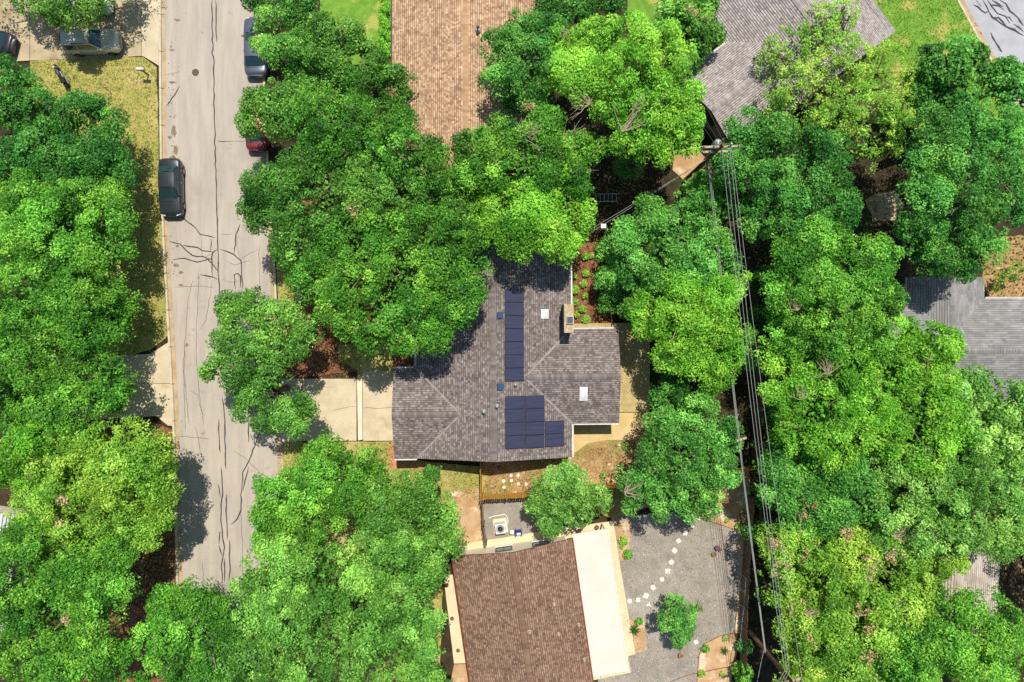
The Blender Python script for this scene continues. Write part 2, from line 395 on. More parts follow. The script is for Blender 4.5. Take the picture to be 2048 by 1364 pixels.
def kerb(line, side, name, label):
    k = tag(empty(name), label, kind="structure")
    ys = list(range(-120, 1480, 74)); meshes = 0
    for y0, y1 in zip(ys, ys[1:]):
        x0, x1 = along(line, y0 + 0.6), along(line, y1 - 0.6)
        a, b = P(x0, y0 + 0.6, 0.14), P(x1, y1 - 0.6, 0.14); s = Vector((1, 0, 0)) * side
        # kerb stone: bevelled top, and the flat gutter pan in front of it
        prof = [(0.0, -0.05), (0.0, 0.14), (0.02, 0.15), (0.13, 0.15), (0.17, 0.12), (0.19, -0.05)]
        vs = [(q.x + s.x * u, q.y, w) for q in (a, b) for u, w in prof]; n = len(prof)
        fs = [(i, i + 1, n + i + 1, n + i) for i in range(n - 1)] + [tuple(range(n)), tuple(range(n, 2 * n))]
        MB().add(vs, fs).build("kerb_stone", M_kerb, k)
        vs = [(q.x + s.x * u, q.y, w) for q in (a, b) for u, w in ((0.19, -0.05), (0.19, 0.032), (0.50, 0.03), (0.50, -0.05))]
        MB().add(vs, [(0, 1, 5, 4), (1, 2, 6, 5), (2, 3, 7, 6), (0, 1, 2, 3), (4, 5, 6, 7)]).build("gutter_slab", M_gutterpan, k)
kerb([(x - 4, y) for x, y in KL], 1, "kerb_west", "tan concrete kerb and gutter on the left side of the street")
kerb([(x + 4, y) for x, y in KR], -1, "kerb_east", "tan concrete kerb and gutter on the right side of the street")

# second street, upper right corner
st2 = slab("side_street", [(1930, -90), (1918, -12), (1975, 92), (2006, 140), (2060, 240), (2300, 240), (2300, -200), (1950, -200)], 0.02, M_road2, label="pale grey street in the upper right corner")
for i, t in enumerate([[(1953, 0), (1963, 13)], [(1947, 9), (1971, 27), (1977, 22), (1966, 0)], [(1977, 22), (1985, 34), (2008, 50), (2030, 62), (2048, 71)], [(1985, 36), (1997, 36), (2012, 50)], [(1975, 0), (1985, 14), (1995, 27), (2010, 34), (2020, 46)], [(2012, 34), (2018, 34), (2025, 43)],
        [(1980, 10), (1998, 12), (2009, 20)], [(1984, 0), (2006, 14)], [(1998, 0), (2012, 8), (2020, 22), (2036, 35), (2046, 52)], [(2028, 47), (2048, 63)], [(2016, 55), (2030, 58), (2036, 66)], [(1981, 65), (1991, 85), (2004, 104), (1996, 100)], [(1978, 3), (1990, 22)]]):
    ribbon("tar_seam", t, 0.13, M_tar, st2, 0.025 + 0.0004 * i, seed=i)
k3 = tag(empty("kerb_side_street"), "tan kerb of the side street in the upper right corner", kind="structure")
line = [P(1903, -24, 0.13), P(1914, 0, 0.13), P(1944, 55, 0.13), P(1972, 105, 0.13), P(1992, 140, 0.13), P(2040, 225, 0.13)]
for a, b in zip(line, line[1:]):
    d = (b - a).normalized(); nv = Vector((-d.y, d.x, 0)); m = max(1, int((b - a).length / 2))
    for k in range(m):
        p, q = a.lerp(b, (k + 0.006) / m), a.lerp(b, (k + 0.994) / m)
        for nm, u0, u1, zz, mt in (("kerb_stone", 0, 0.16, 0.14, M_kerb), ("gutter_slab", 0.165, 0.56, 0.04, M_gutterpan)):
            MB().prism([p + nv * u0, q + nv * u0, q + nv * u1, p + nv * u1], -0.05, zz).build(nm, mt, k3)

# lawns, beds, drives
L1 = [(60, 123), (205, 113), (286, 114), (313, 134), (317, 300), (321, 440), (330, 600), (336, 672), (300, 700), (254, 712), (200, 715), (200, 500), (200, 300), (110, 240), (60, 200)]
slab("lawn_west", L1, 0.12, M_grass, 0.03, label="dry yellow green verge lawn along the street, beside the grey sedan")
grass(L1, 0.12, 60, M_blade, label="dry grass blades on the verge lawn beside the grey sedan", seed=4, bias=0.12)
L1b = [(210, 846), (315, 846), (345, 860), (352, 1170), (358, 1400), (150, 1400), (150, 900)]
slab("mulch_west", L1b, 0.11, M_mulch, 0.03, label="brown mulch strip beside the street at lower left")
chips([(240, 1080), (352, 1080), (352, 1210), (240, 1210)], 0.11, 50, M_litter, "dry fallen leaves on the mulch strip at lower left", (0.1, 0.25), "fallen_leaves", 0.6)
dw = tag(empty("driveway_northwest"), "pale concrete driveway at upper left with parked cars on it", kind="structure")
slab("slab", [(60, -60), (282, -60), (282, 112), (60, 121)], 0.13, M_drive_pale, parent=dw)
slab("slab", [(283, -60), (317.4, -60), (317.4, 131), (287, 112.5), (283, 111.5)], 0.135, M_drive, parent=dw)
slab("slab", [(-120, -60), (59, -60), (59, 121), (-120, 130)], 0.13, M_drive_pale, parent=dw)
dw = tag(empty("driveway_west"), "shaded concrete driveway apron meeting the street at middle left", kind="structure")
slab("slab", [(200, 712), (300, 708), (337.5, 684), (341, 766), (200, 768)], 0.13, M_drive, parent=dw)
slab("slab", [(120, 769), (341, 767), (346.5, 852), (336, 851), (312, 832), (216, 838), (120, 842)], 0.13, M_drive, parent=dw)
slab("slab", [(100, 712), (199, 712), (199, 767), (100, 768)], 0.13, M_drive_pale, parent=dw)

FR = [(553, 320), (640, 320), (1000, 320), (1000, 500), (960, 560), (850, 740), (716, 742), (604, 756), (568, 756), (556, 600)]
slab("mulch_front_yard", FR, 0.10, M_mulch, 0.04, label="brown mulch bed under the big trees in front of the main house")
chips([(596, 570), (720, 570), (720, 756), (596, 756)], 0.10, 70, M_chip, "bark chips on the mulch bed above the driveway")
VR = [(551.5, 470), (596, 480), (601, 600), (604, 640), (560, 700), (556, 600)]
slab("lawn_verge", VR, 0.12, M_grass, 0.03, label="dry grass strip between the street and the front mulch bed")
grass(VR, 0.12, 60, M_blade, label="dry grass blades between the street and the front mulch bed", bias=0.1)
ed = tag(empty("bed_edging"), "pale stone edging between the verge grass and the mulch bed", "edging")
for k in range(6):
    p = P(595 + 1.0 * k, 540 + 12 * k, 0.14); MB().box((p.x, p.y, 0.08), (0.16, 0.46, 0.22), 0.07).build("edging_stone", M_white, ed)
slab("lawn_front_patch", [(676, 690), (785, 690), (787, 742), (716, 742), (676, 720)], 0.125, M_grass, 0.03, label="small grass patch beside the upper left corner of the main house")
dw = tag(empty("driveway_main"), "sunlit cream concrete driveway of the main house", kind="structure")
slab("slab", [(562.5, 757), (604, 757), (604, 882), (562.5, 884)], 0.13, M_drive, parent=dw)
slab("slab", [(605, 757.5), (713, 757.5), (713, 881.5), (605, 881.5)], 0.13, M_drive, parent=dw)
slab("strip", [(714, 757.5), (724, 757.5), (725, 879), (716, 881)], 0.134, M_drive_strip, parent=dw)
slab("slab", [(725, 742), (790, 742), (790, 881.5), (726, 881.5)], 0.13, M_drive, parent=dw)
slab("slab", [(715, 742), (724.5, 742), (724.5, 757), (715, 757)], 0.13, M_drive_pale, parent=dw)
for k, t in enumerate([[(662, 822), (690, 815), (713, 812)], [(725, 816), (760, 817), (788, 815)]]): ribbon("hairline_crack", t, 0.03, M_hair, dw, 0.1315, seed=90 + k)
FS = [(562, 884), (790, 883), (790, 918), (975, 935), (964, 1000), (970, 1090), (900, 1100), (885, 1140), (880, 1364), (500, 1364), (568, 1000)]
slab("lawn_south", FS, 0.12, M_grass, 0.03, label="yellow green lawn below the driveway of the main house")
grass([(562, 884), (790, 884), (790, 930), (964, 938), (964, 1000), (880, 1010), (740, 960), (562, 960)], 0.12, 65, M_blade, label="dry grass blades on the lawn below the main house", seed=9)
slab("dirt_patch", [(900, 985), (963, 975), (968, 1085), (918, 1088), (905, 1050), (912, 1010)], 0.126, M_dirt, 0.05, label="bare tan dirt patch beside the neighbour's side fence")
slab("brick_path", [(779, 885), (797, 885), (797, 922), (850, 928), (850, 938), (779, 936)], 0.135, M_brickpath, label="terracotta path round the lower left corner of the main house")
BY = [(965, 925), (1150, 905), (1150, 870), (1310, 830), (1330, 1000), (1230, 1040), (1130, 1000), (966, 1000)]
slab("back_yard", BY, 0.115, M_straw, 0.03, label="dry brown back yard below the main house")
grass([(966, 930), (1150, 905), (1270, 880), (1290, 960), (1180, 985), (966, 990)], 0.115, 45, M_litter, 0.05, "straw and dead grass on the dry back yard", seed=12, name="straw")
slab("patio", [(1140, 824), (1310, 824), (1300, 862), (1270, 880), (1215, 880), (1175, 887), (1150, 905), (1139, 925), (1130, 925)], 0.15, M_patio, 0.012, label="sandy yellow patio in the inner corner behind the main house")
slab("dirt_light", [(1165, 948), (1205, 945), (1245, 962), (1190, 968), (1160, 964)], 0.120, M_dirt, 0.04, label="pale bare soil patch above the back fence")
MB1 = [(1146, 470), (1230, 470), (1235, 600), (1225, 648), (1143, 648)]
slab("mulch_bed", MB1, 0.12, M_mulch, 0.03, label="reddish mulch bed with small round shrubs beside the chimney")
chips(MB1, 0.12, 70, M_chip, "bark chips on the mulch bed beside the chimney")
slab("gravel_side_yard", [(966, 1000), (1160, 1000), (1130, 1040), (1045, 1072), (968, 1084)], 0.10, M_gravel, 0.01, label="grey gravel side yard with the air conditioner")
GY = [(1225, 1035), (1380, 1020), (1420, 1042), (1478, 1062), (1474, 1080), (1478, 1150), (1468, 1266), (1440, 1272), (1408, 1288), (1398, 1310), (1394, 1364), (1394, 1480), (1190, 1480), (1196, 1364)]
slab("gravel_yard", GY, 0.10, M_gravel, 0.008, label="large grey gravel yard with a stepping stone path")
chips(GY, 0.10, 34, M_pebble, "loose pebbles on the gravel yard", (0.05, 0.11), "pebbles", 0.8)
slab("dirt_strip_east", [(1380, 1020), (1440, 960), (1500, 930), (1500, 1100), (1495, 1270), (1470, 1266), (1478, 1150), (1474, 1080), (1478, 1062), (1420, 1042)], 0.09, M_dirt, 0.03, label="bare tan dirt strip between the gravel yard and the east fence")
slab("dirt_bed_southeast", [(1398, 1310), (1408, 1288), (1440, 1272), (1468, 1266), (1475, 1300), (1462, 1364), (1455, 1480), (1394, 1480), (1394, 1364)], 0.105, M_dirt, 0.02, label="bare tan planting bed at the lower right of the gravel yard")
e2 = tag(empty("gravel_edging"), "thin dark steel edging round the gravel yard", "edging")
for px in ([(1380, 1020), (1420, 1042), (1478, 1062)], [(1468, 1266), (1440, 1272), (1408, 1288), (1398, 1310), (1394, 1364)], [(1340, 1364), (1370, 1352), (1395, 1346)], [(1400, 1345), (1440, 1337), (1468, 1332)]):
    MB().tube([P(a, b, 0.12) for a, b in px], 0.03, 5).build("edging_strip", M_rust, e2)
slab("bed_strip", [(1229, 1044), (1262, 1042), (1258, 1120), (1240, 1122)], 0.11, M_dirt, 0.015, label="tan planting strip beside the upper end of the patio cover")
slab("bed_strip_lower", [(1258, 1240), (1288, 1238), (1295, 1300), (1268, 1308)], 0.11, M_dirt, 0.015, label="tan planting strip beside the lower end of the patio cover")
slab("patio_walk", [(1100, 1060), (1227, 1042), (1240, 1130), (1252, 1200), (1262, 1260), (1271, 1308), (1256, 1313), (1262, 1345), (1150, 1368), (1120, 1200)], 0.14, M_walk, 0.006, label="cream concrete walk under and beside the patio cover")
slab("north_walk", [(915, 1092), (960, 1082), (1040, 1070), (1130, 1052), (1180, 1046), (1180, 1075), (1060, 1100), (920, 1115)], 0.137, M_walk, 0.01, label="cream concrete walk along the upper wall of the brown roofed house")
slab("west_walk", [(887, 1150), (912, 1150), (936, 1326), (908, 1327)], 0.145, M_walk, 0.006, label="cream concrete walk along the left wall of the brown roofed house")
slab("south_west_pad", [(908, 1329), (936, 1328), (944, 1480), (905, 1480), (900, 1370)], 0.138, M_dirt, 0.01, label="tan concrete pad at the lower left of the brown roofed house")
NE = [(1600, -60), (1905, -40), (1914, 0), (1944, 55), (1972, 105), (1992, 140), (2040, 225), (1990, 260), (1850, 260), (1700, 240), (1560, 190)]
slab("lawn_northeast", NE, 0.12, M_grass_g, 0.03, label="green lawn in the upper right beside the side street")
grass(NE, 0.12, 55, M_blade_g, label="green grass blades on the upper right lawn", seed=21)
NB = [(640, -40), (790, -40), (790, 120), (700, 130), (640, 90)]
slab("lawn_north", NB, 0.12, M_grass_g, 0.03, label="green lawn patch at the top, beside the tan roofed house")
slab("lawn_north_centre", [(1255, -40), (1400, -40), (1400, 60), (1255, 60)], 0.12, M_grass_g, 0.03, label="green lawn patch at the top, left of the grey brown roof")
slab("dirt_by_pole", [(1350, 300), (1420, 295), (1410, 340), (1375, 370), (1345, 340)], 0.09, M_dirt, 0.04, label="bare dirt patch beside the utility pole")
slab("patio_east", [(1730, 400), (1790, 380), (1810, 410), (1790, 440), (1745, 445)], 0.02, M_drive_pale, 0.12, label="pale paved patch in dappled shade at right")
slab("dirt_east", [(1950, 470), (2100, 470), (2100, 600), (1975, 600), (1965, 540)], 0.03, M_straw, 0.12, label="pale dirt yard at the right edge above the grey roof")
chips([(1180, 350), (1330, 350), (1330, 480), (1180, 480)], 0.0, 30, M_litter, "dry fallen leaves in the dark gap by the palm", (0.12, 0.25), "fallen_leaves", 0.6)
chips([(1480, 480), (1560, 480), (1570, 960), (1490, 960)], 0.0, 30, M_litter, "dry fallen leaves along the power line gap", (0.12, 0.25), "fallen_leaves", 0.6)
chips([(1300, 760), (1420, 760), (1420, 900), (1300, 900)], 0.0, 30, M_litter, "dry fallen leaves in the shade right of the deck", (0.12, 0.25), "fallen_leaves", 0.6)

chips([(1690, 340), (1860, 310), (1880, 460), (1700, 460)], 0.03, 14, M_litter, "dry leaves also standing in for sun flecks on the shaded ground at upper right", (0.06, 0.2), "fallen_leaves", 0.6)  # litter chips also imitate sun dapple by their paler colours
chips([(1960, 470), (2060, 470), (2060, 600), (1975, 600)], 0.04, 22, M_litter, "dry leaves on the yard at the right edge", (0.1, 0.26), "fallen_leaves", 0.6)
chips([(1990, 1100), (2070, 1100), (2070, 1220), (1990, 1220)], 0.0, 26, M_litter, "dry leaves on the shaded ground at the lower right edge", (0.1, 0.3), "fallen_leaves", 0.6)
chips([(331, 60), (352, 60), (356, 560), (344, 560)], 0.021, 3.5, M_litter, "leaf debris on the street beside the left gutter", (0.05, 0.16), "fallen_leaves", 0.6)
chips([(520, 300), (538, 310), (556, 720), (536, 720)], 0.021, 3.0, M_litter, "leaf debris on the street beside the right gutter", (0.05, 0.14), "fallen_leaves", 0.6)
chips([(60, 0), (290, 0), (290, 118), (60, 118)], 0.135, 2.5, M_litter, "leaf debris on the upper left driveway", (0.06, 0.16), "fallen_leaves", 0.6)
chips([(1145, 650), (1297, 650), (1297, 822), (1240, 822), (1240, 662), (1145, 662)], 0.325, 2.0, M_litter, "leaf debris on the deck", (0.06, 0.14), "fallen_leaves", 0.6)
# ------------------------------------------------------------------ houses
SL = 0.298   # roof pitch (rise over run)
def clip_convex(poly, clip):
    out = poly; n = len(clip)
    for i in range(n):
        ax, ay = clip[i]; bx, by = clip[(i + 1) % n]; inp = out; out = []
        if not inp: break
        f = lambda p: (bx - ax) * (p[1] - ay) - (by - ay) * (p[0] - ax)
        for j in range(len(inp)):
            p, q = inp[j], inp[(j + 1) % len(inp)]; fp, fq = f(p), f(q)
            if fp >= 0: out.append(p)
            if (fp >= 0) != (fq >= 0):
                t = fp / (fp - fq); out.append((p[0] + (q[0] - p[0]) * t, p[1] + (q[1] - p[1]) * t))
    return out

class Shingles:
    """overlapping asphalt shingle tabs, real pieces, one mesh"""
    def __init__(s, expo=0.17, tab=(0.11, 0.22), light=0.5, con=1.0): s.con = con; s.v = []; s.f = []; s.t = []; s.e = expo; s.tab = tab; s.light = light; 
    def plane(s, poly, eave_dir):
        """poly: convex list of 3-D points; eave_dir: 3-D direction of the courses"""
        poly = [Vector(p) for p in poly]; u = Vector(eave_dir).normalized()
        nrm = None
        for i in range(1, len(poly) - 1):
            c = (poly[i] - poly[0]).cross(poly[i + 1] - poly[0])
            if c.length > 1e-3: nrm = c.normalized(); break
        if nrm.z < 0: nrm = -nrm
        v = nrm.cross(u).normalized()
        if v.z < 0: v = -v
        o = min(poly, key=lambda p: p.z)
        q = [((p - o).dot(u), (p - o).dot(v)) for p in poly]
        a = sum(q[i][0] * q[(i + 1) % len(q)][1] - q[(i + 1) % len(q)][0] * q[i][1] for i in range(len(q)))
        if a < 0: q = q[::-1]
        u0, u1 = min(p[0] for p in q), max(p[0] for p in q); v0, v1 = min(p[1] for p in q), max(p[1] for p in q)
        k = 0; y = v0
        while y < v1:
            x = u0 - random.random() * 0.4; y2 = y + s.e; flip = k % 2
            while x < u1:
                w = random.uniform(*s.tab); hi = random.random() < 0.5
                c = clip_convex([(x, y), (x + w, y), (x + w, y + s.e * (0.78 if s.con >= 1 else 0.88)), (x, y + s.e * (0.78 if s.con >= 1 else 0.88))], q)  # tabs stop short; the dark line left stands in for butt shadow
                x += w
                if len(c) < 3: continue
                th = 0.016 if hi else 0.008
                base = len(s.v)
                tint = (s.light + 0.09 * s.con if hi else s.light - 0.08 * s.con) + random.gauss(0, 0.06 * s.con)
                for px, py in c:
                    h = th * (1 - (py - y) / s.e) + 0.004
                    w3 = o + u * px + v * py + nrm * h; s.v.append(tuple(w3)); s.t.append(tint)
                s.f.append(tuple(range(base, len(s.v))))
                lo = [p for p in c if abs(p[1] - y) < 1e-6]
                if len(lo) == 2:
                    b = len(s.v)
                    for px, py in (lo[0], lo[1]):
                        for h in (th + 0.004, -0.004): s.v.append(tuple(o + u * px + v * py + nrm * h)); s.t.append(0.0)  # butt faces get the darkest tint, shadow put into the colour
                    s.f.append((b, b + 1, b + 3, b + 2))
            y = y2; k += 1
    def build(s, name, mat, parent):
        me = bpy.data.meshes.new(name); me.from_pydata(s.v, [], s.f); me.materials.append(mat)
        a = me.attributes.new('tint', 'FLOAT', 'POINT'); a.data.foreach_set('value', np.clip(np.array(s.t, dtype=np.float32), 0, 1)); me.update()
        return tag(link(name, me, parent), kind="stuff")

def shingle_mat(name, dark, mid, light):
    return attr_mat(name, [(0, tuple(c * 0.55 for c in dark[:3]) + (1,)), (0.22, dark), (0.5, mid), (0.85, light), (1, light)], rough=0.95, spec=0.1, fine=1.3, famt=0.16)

def ridge(parent, a, b, mat, w=0.22, e=0.22, name="ridge_cap"):
    """bent cap shingles along a ridge, one mesh"""
    a, b = Vector(a), Vector(b); d = (b - a); L = d.length; d.normalize(); s = d.cross(Vector((0, 0, 1))).normalized(); n = int(L / e); vs = []; fs = []; tt = []
    for i in range(n):
        p, q = a + d * (i * e), a + d * ((i + 1) * e + 0.03); h0, h1 = 0.05, 0.03; k = len(vs); t = random.uniform(0.34, 0.56)
        vs += [p - s * w - Vector((0, 0, w * SL - h0)), p + Vector((0, 0, h0 + 0.01)), p + s * w - Vector((0, 0, w * SL - h0)), q - s * w - Vector((0, 0, w * SL - h1)), q + Vector((0, 0, h1 + 0.01)), q + s * w - Vector((0, 0, w * SL - h1))]
        vs += [p - s * w - Vector((0, 0, w * SL)), p, p + s * w - Vector((0, 0, w * SL))]
        tt += [t] * 6 + [0.05] * 3  # cap butt edges darkened in the tint as shadow
        fs += [(k, k + 1, k + 4, k + 3), (k + 1, k + 2, k + 5, k + 4), (k, k + 1, k + 7, k + 6), (k + 1, k + 2, k + 8, k + 7)]
    me = bpy.data.meshes.new(name); me.from_pydata([tuple(v) for v in vs], [], fs); me.materials.append(mat)
    at = me.attributes.new('tint', 'FLOAT', 'POINT'); at.data.foreach_set('value', np.array(tt, dtype=np.float32)); me.update()
    return tag(link(name, me, parent), kind="stuff")

def deck_mesh(polys, th=0.14):
    m = MB()
    for p in polys:
        n = len(p); vs = [Vector(q) - Vector((0, 0, 0.012)) for q in p] + [Vector(q) - Vector((0, 0, th)) for q in p]
        m.add(vs, [tuple(range(n)), tuple(reversed(range(n, 2 * n)))] + [(i, (i + 1) % n, n + (i + 1) % n, n + i) for i in range(n)])
    return m

def gutter(parent, a, b, side, mat=None):
    a, b = Vector(a), Vector(b); s = Vector(side).normalized(); m = MB(); up = Vector((0, 0, 1))
    prof = [(0.01, -0.02), (0.01, -0.12), (0.10, -0.12), (0.125, -0.01), (0.115, -0.01), (0.092, -0.105), (0.02, -0.105), (0.02, -0.02)]
    n = len(prof); vs = [q + s * x + up * z for q in (a, b) for x, z in prof]
    m.add(vs, [(i, (i + 1) % n, n + (i + 1) % n, n + i) for i in range(n)]); return m.build("gutter", mat or M_white, parent)

def window(parent, c, w, h, nx, ny, name="window"):
    """window on a wall with outward normal (nx, ny)"""
    f = MB(); t = Vector((-ny, nx, 0)); n = Vector((nx, ny, 0)); c = Vector(c); rz = math.atan2(t.y, t.x)
    for dx, dz, sx, sz in ((-w / 2, 0, 0.07, h), (w / 2, 0, 0.07, h), (0, -h / 2, w - 0.08, 0.07), (0, h / 2, w - 0.08, 0.07), (0, 0, 0.04, h - 0.08)):
        p = c + t * dx + Vector((0, 0, dz)) + n * 0.03; f.box(p, (sx, 0.09, sz), rz)
    o = f.build(name, M_dkmetal, parent); MB().box(c + n * 0.02, (w - 0.05, 0.03, h - 0.05), rz).build("pane", M_glass, o)
    MB().box(c + n * 0.07 - Vector((0, 0, h / 2 + 0.05)), (w + 0.12, 0.16, 0.05), rz).build("sill", M_white, o); return o

Z0 = 2.6
# --- main house: cross gabled, grey brown shingles
HM = P(986, 700, 4.38); HM = Vector((-1.409, 0, 0)); TH = math.radians(0.5)
main = tag(empty("house", (HM.x, -1.0, 0), TH), "main house with cross gabled grey brown shingle roof carrying solar panels", "house")
def ml(x, y, z=0.0): return Vector((x - HM.x, y + 1.0, z))          # world design coordinates -> local of main house
MWm = Matrix.Translation((HM.x, -1.0, 0)) @ Matrix.Rotation(TH, 4, 'Z')
XE, XW, XR = 4.567, -7.385, -1.409; YN, YS = 7.25, -8.97; ZR = Z0 + SL * (XE - XR)
wE = dict(n=0.883, s=-6.37, x=8.175); wE['r'] = (wE['n'] + wE['s']) / 2; wE['z'] = Z0 + SL * (wE['n'] - wE['r']); wE['j'] = XR + (ZR - wE['z']) / SL
wW = dict(n=-2.03, s=-8.97, x=-9.1); wW['r'] = (wW['n'] + wW['s']) / 2; wW['z'] = Z0 + SL * (wW['n'] - wW['r']); wW['j'] = XR - (ZR - wW['z']) / SL
zE = lambda x: ZR - SL * (x - XR); zW = lambda x: ZR - SL * (XR - x)
planes = [
 ([ml(XE, YN, Z0), ml(XR, YN, ZR), ml(XR, wE['r'], ZR), ml(wE['j'], wE['r'], wE['z']), ml(XE, wE['n'], Z0)], (0, 1, 0)),
 ([ml(XR, wE['r'], ZR), ml(XR, YS, ZR), ml(XE, YS, Z0), ml(XE, wE['s'], Z0), ml(wE['j'], wE['r'], wE['z'])], (0, 1, 0)),
 ([ml(XW, YN, Z0), ml(XW, wW['n'], Z0), ml(wW['j'], wW['r'], wW['z']), ml(XR, wW['r'], ZR), ml(XR, YN, ZR)], (0, 1, 0)),
 ([ml(wW['j'], wW['r'], wW['z']), ml(XW, YS, Z0), ml(XR, YS, ZR), ml(XR, wW['r'], ZR)], (0, 1, 0)),
 ([ml(XE, wE['n'], Z0), ml(wE['j'], wE['r'], wE['z']), ml(wE['x'], wE['r'], wE['z']), ml(wE['x'], wE['n'], Z0)], (1, 0, 0)),
 ([ml(XE, wE['s'], Z0), ml(wE['x'], wE['s'], Z0), ml(wE['x'], wE['r'], wE['z']), ml(wE['j'], wE['r'], wE['z'])], (1, 0, 0)),
 ([ml(wW['x'], wW['n'], Z0), ml(XW, wW['n'], Z0), ml(wW['j'], wW['r'], wW['z']), ml(wW['x'], wW['r'], wW['z'])], (1, 0, 0)),
 ([ml(wW['x'], wW['s'], Z0), ml(wW['x'], wW['r'], wW['z']), ml(wW['j'], wW['r'], wW['z']), ml(XW, wW['s'], Z0)], (1, 0, 0)),
]
M_sh_main = shingle_mat("grey_brown_shingles", C(92, 84, 80), C(132, 122, 117), C(182, 172, 163))
def make_roof(house, planes, mat, caps, **kw):
    roof = deck_mesh([p for p, _ in planes]).build("roof", M_underlay, house)
    s = Shingles(**kw)
    for p, d in planes: s.plane(p, d)
    s.build("shingles", mat, roof)
    for a, b in caps: ridge(roof, a, b, mat)
    return roof
roof = make_roof(main, planes, M_sh_main, [(ml(XR, YN, ZR), ml(XR, YS, ZR)), (ml(wE['j'], wE['r'], wE['z']), ml(wE['x'], wE['r'], wE['z'])), (ml(wW['j'], wW['r'], wW['z']), ml(wW['x'], wW['r'], wW['z']))])
for a, b, s in ((ml(XE, YN, Z0), ml(XE, wE['n'] + 0.3, Z0), (1, 0, 0)), (ml(XE, YS, Z0), ml(XE, wE['s'] - 0.05, Z0), (1, 0, 0)), (ml(XE + 0.15, wE['n'], Z0), ml(wE['x'], wE['n'], Z0), (0, 1, 0)),
                (ml(XE + 0.15, wE['s'], Z0), ml(wE['x'], wE['s'], Z0), (0, -1, 0)), (ml(wW['x'], wW['n'], Z0), ml(XW - 0.15, wW['n'], Z0), (0, 1, 0)), (ml(wW['x'], wW['s'], Z0), ml(XW, wW['s'], Z0), (0, -1, 0)), (ml(XW, YN, Z0), ml(XW, wW['n'] + 0.15, Z0), (-1, 0, 0))):
    gutter(main, a, b, s)
w = MB(); o_ = 0.5
def gable_box(w, x0, x1, y0, y1, axis):
    zb = Z0 + 0.0
    if axis == 'y':
        xm = (x0 + x1) / 2; zr = zb + SL * (x1 - xm)
        for y in (y0, y1): pass
        A = [ml(x0, y0), ml(x1, y0), ml(x1, y0, zb), ml(xm, y0, zr), ml(x0, y0, zb)]; B = [ml(x0, y1), ml(x1, y1), ml(x1, y1, zb), ml(xm, y1, zr), ml(x0, y1, zb)]
    else:
        ym = (y0 + y1) / 2; zr = zb + SL * (y1 - ym)
        A = [ml(x0, y0), ml(x0, y1), ml(x0, y1, zb), ml(x0, ym, zr), ml(x0, y0, zb)]; B = [ml(x1, y0), ml(x1, y1), ml(x1, y1, zb), ml(x1, ym, zr), ml(x1, y0, zb)]
    w.add(A + B, [(0, 1, 2, 3, 4), (9, 8, 7, 6, 5), (0, 1, 6, 5), (1, 2, 7, 6), (4, 0, 5, 9)])
gable_box(w, XW + o_, XE - o_, YS + 0.4, YN - 0.4, 'y'); gable_box(w, XE - 2, wE['x'] - 0.4, wE['s'] + o_, wE['n'] - o_, 'x'); gable_box(w, wW['x'] + 0.4, XW + 2, wW['s'] + o_ + 0.1, wW['n'] - o_, 'x')
w.build("wall", M_wall_b, main)
gd = MB().box(ml(wW['x'] + 0.37, wW['r'], 1.1), (0.08, 4.8, 2.1)).build("garage_door", M_white, main)
for k in range(3): MB().box(ml(wW['x'] + 0.325, wW['r'], 0.62 + 0.5 * k), (0.02, 4.6, 0.03)).build("door_groove", M_dkmetal, gd)
dr = MB().box(ml(XW + o_ - 0.03, 1.0, 1.05), (0.08, 0.95, 2.05)).build("door", M_rust, main); MB().lathe(ml(XW + o_ - 0.1, 1.35, 1.0), [(0.03, 0), (0.04, 0.03), (0.02, 0.06)], 8).build("handle", M_chrome, dr)
for c, ww, hh, nx, ny in ((ml(XW + o_, 3.6, 1.4), 1.6, 1.2, -1, 0), (ml(XW + o_, 6.0, 1.4), 1.2, 1.2, -1, 0), (ml(XE - o_, 4.5, 1.4), 1.5, 1.2, 1, 0), (ml(wE['x'] - 0.4, -1.6, 1.3), 1.6, 1.9, 1, 0), (ml(wE['x'] - 0.4, -4.2, 1.3), 1.6, 1.9, 1, 0), (ml(2.5, YS + 0.4, 1.5), 1.4, 1.0, 0, -1), (ml(-4.5, YS + 0.4, 1.5), 1.4, 1.0, 0, -1), (ml(0.5, YN - 0.4, 1.5), 1.4, 1.0, 0, 1), (ml(6.3, wE['s'] + o_, 1.4), 2.2, 1.9, 0, -1)):
    window(main, c, ww, hh, nx, ny)
def valley(parent, a, b, mat):
    """pale cut valley strip between two roof planes"""
    a, b = Vector(a), Vector(b); d = (b - a).normalized(); s = d.cross(Vector((0, 0, 1))).normalized(); u = Vector((0, 0, 0.03)); rows = []
    for i in range(13):
        p = a.lerp(b, i / 12); w = 0.075; rows.append([p - s * w + u + Vector((0, 0, w * SL * .7)), p + u, p + s * w + u + Vector((0, 0, w * SL * .7))])
    return MB().grid(rows).build("valley", mat, parent)
M_valley = surf("valley_strip", C(168, 158, 150), C(146, 136, 130), 3, fine=20, famt=0.2)
for jx, jy_, jz, ex_, eys in ((wE['j'], wE['r'], wE['z'], XE, (wE['n'], wE['s'])), (wW['j'], wW['r'], wW['z'], XW, (wW['n'], wW['s']))):
    for ey in eys: valley(roof, ml(jx, jy_, jz), ml(ex_, ey, Z0), M_valley)
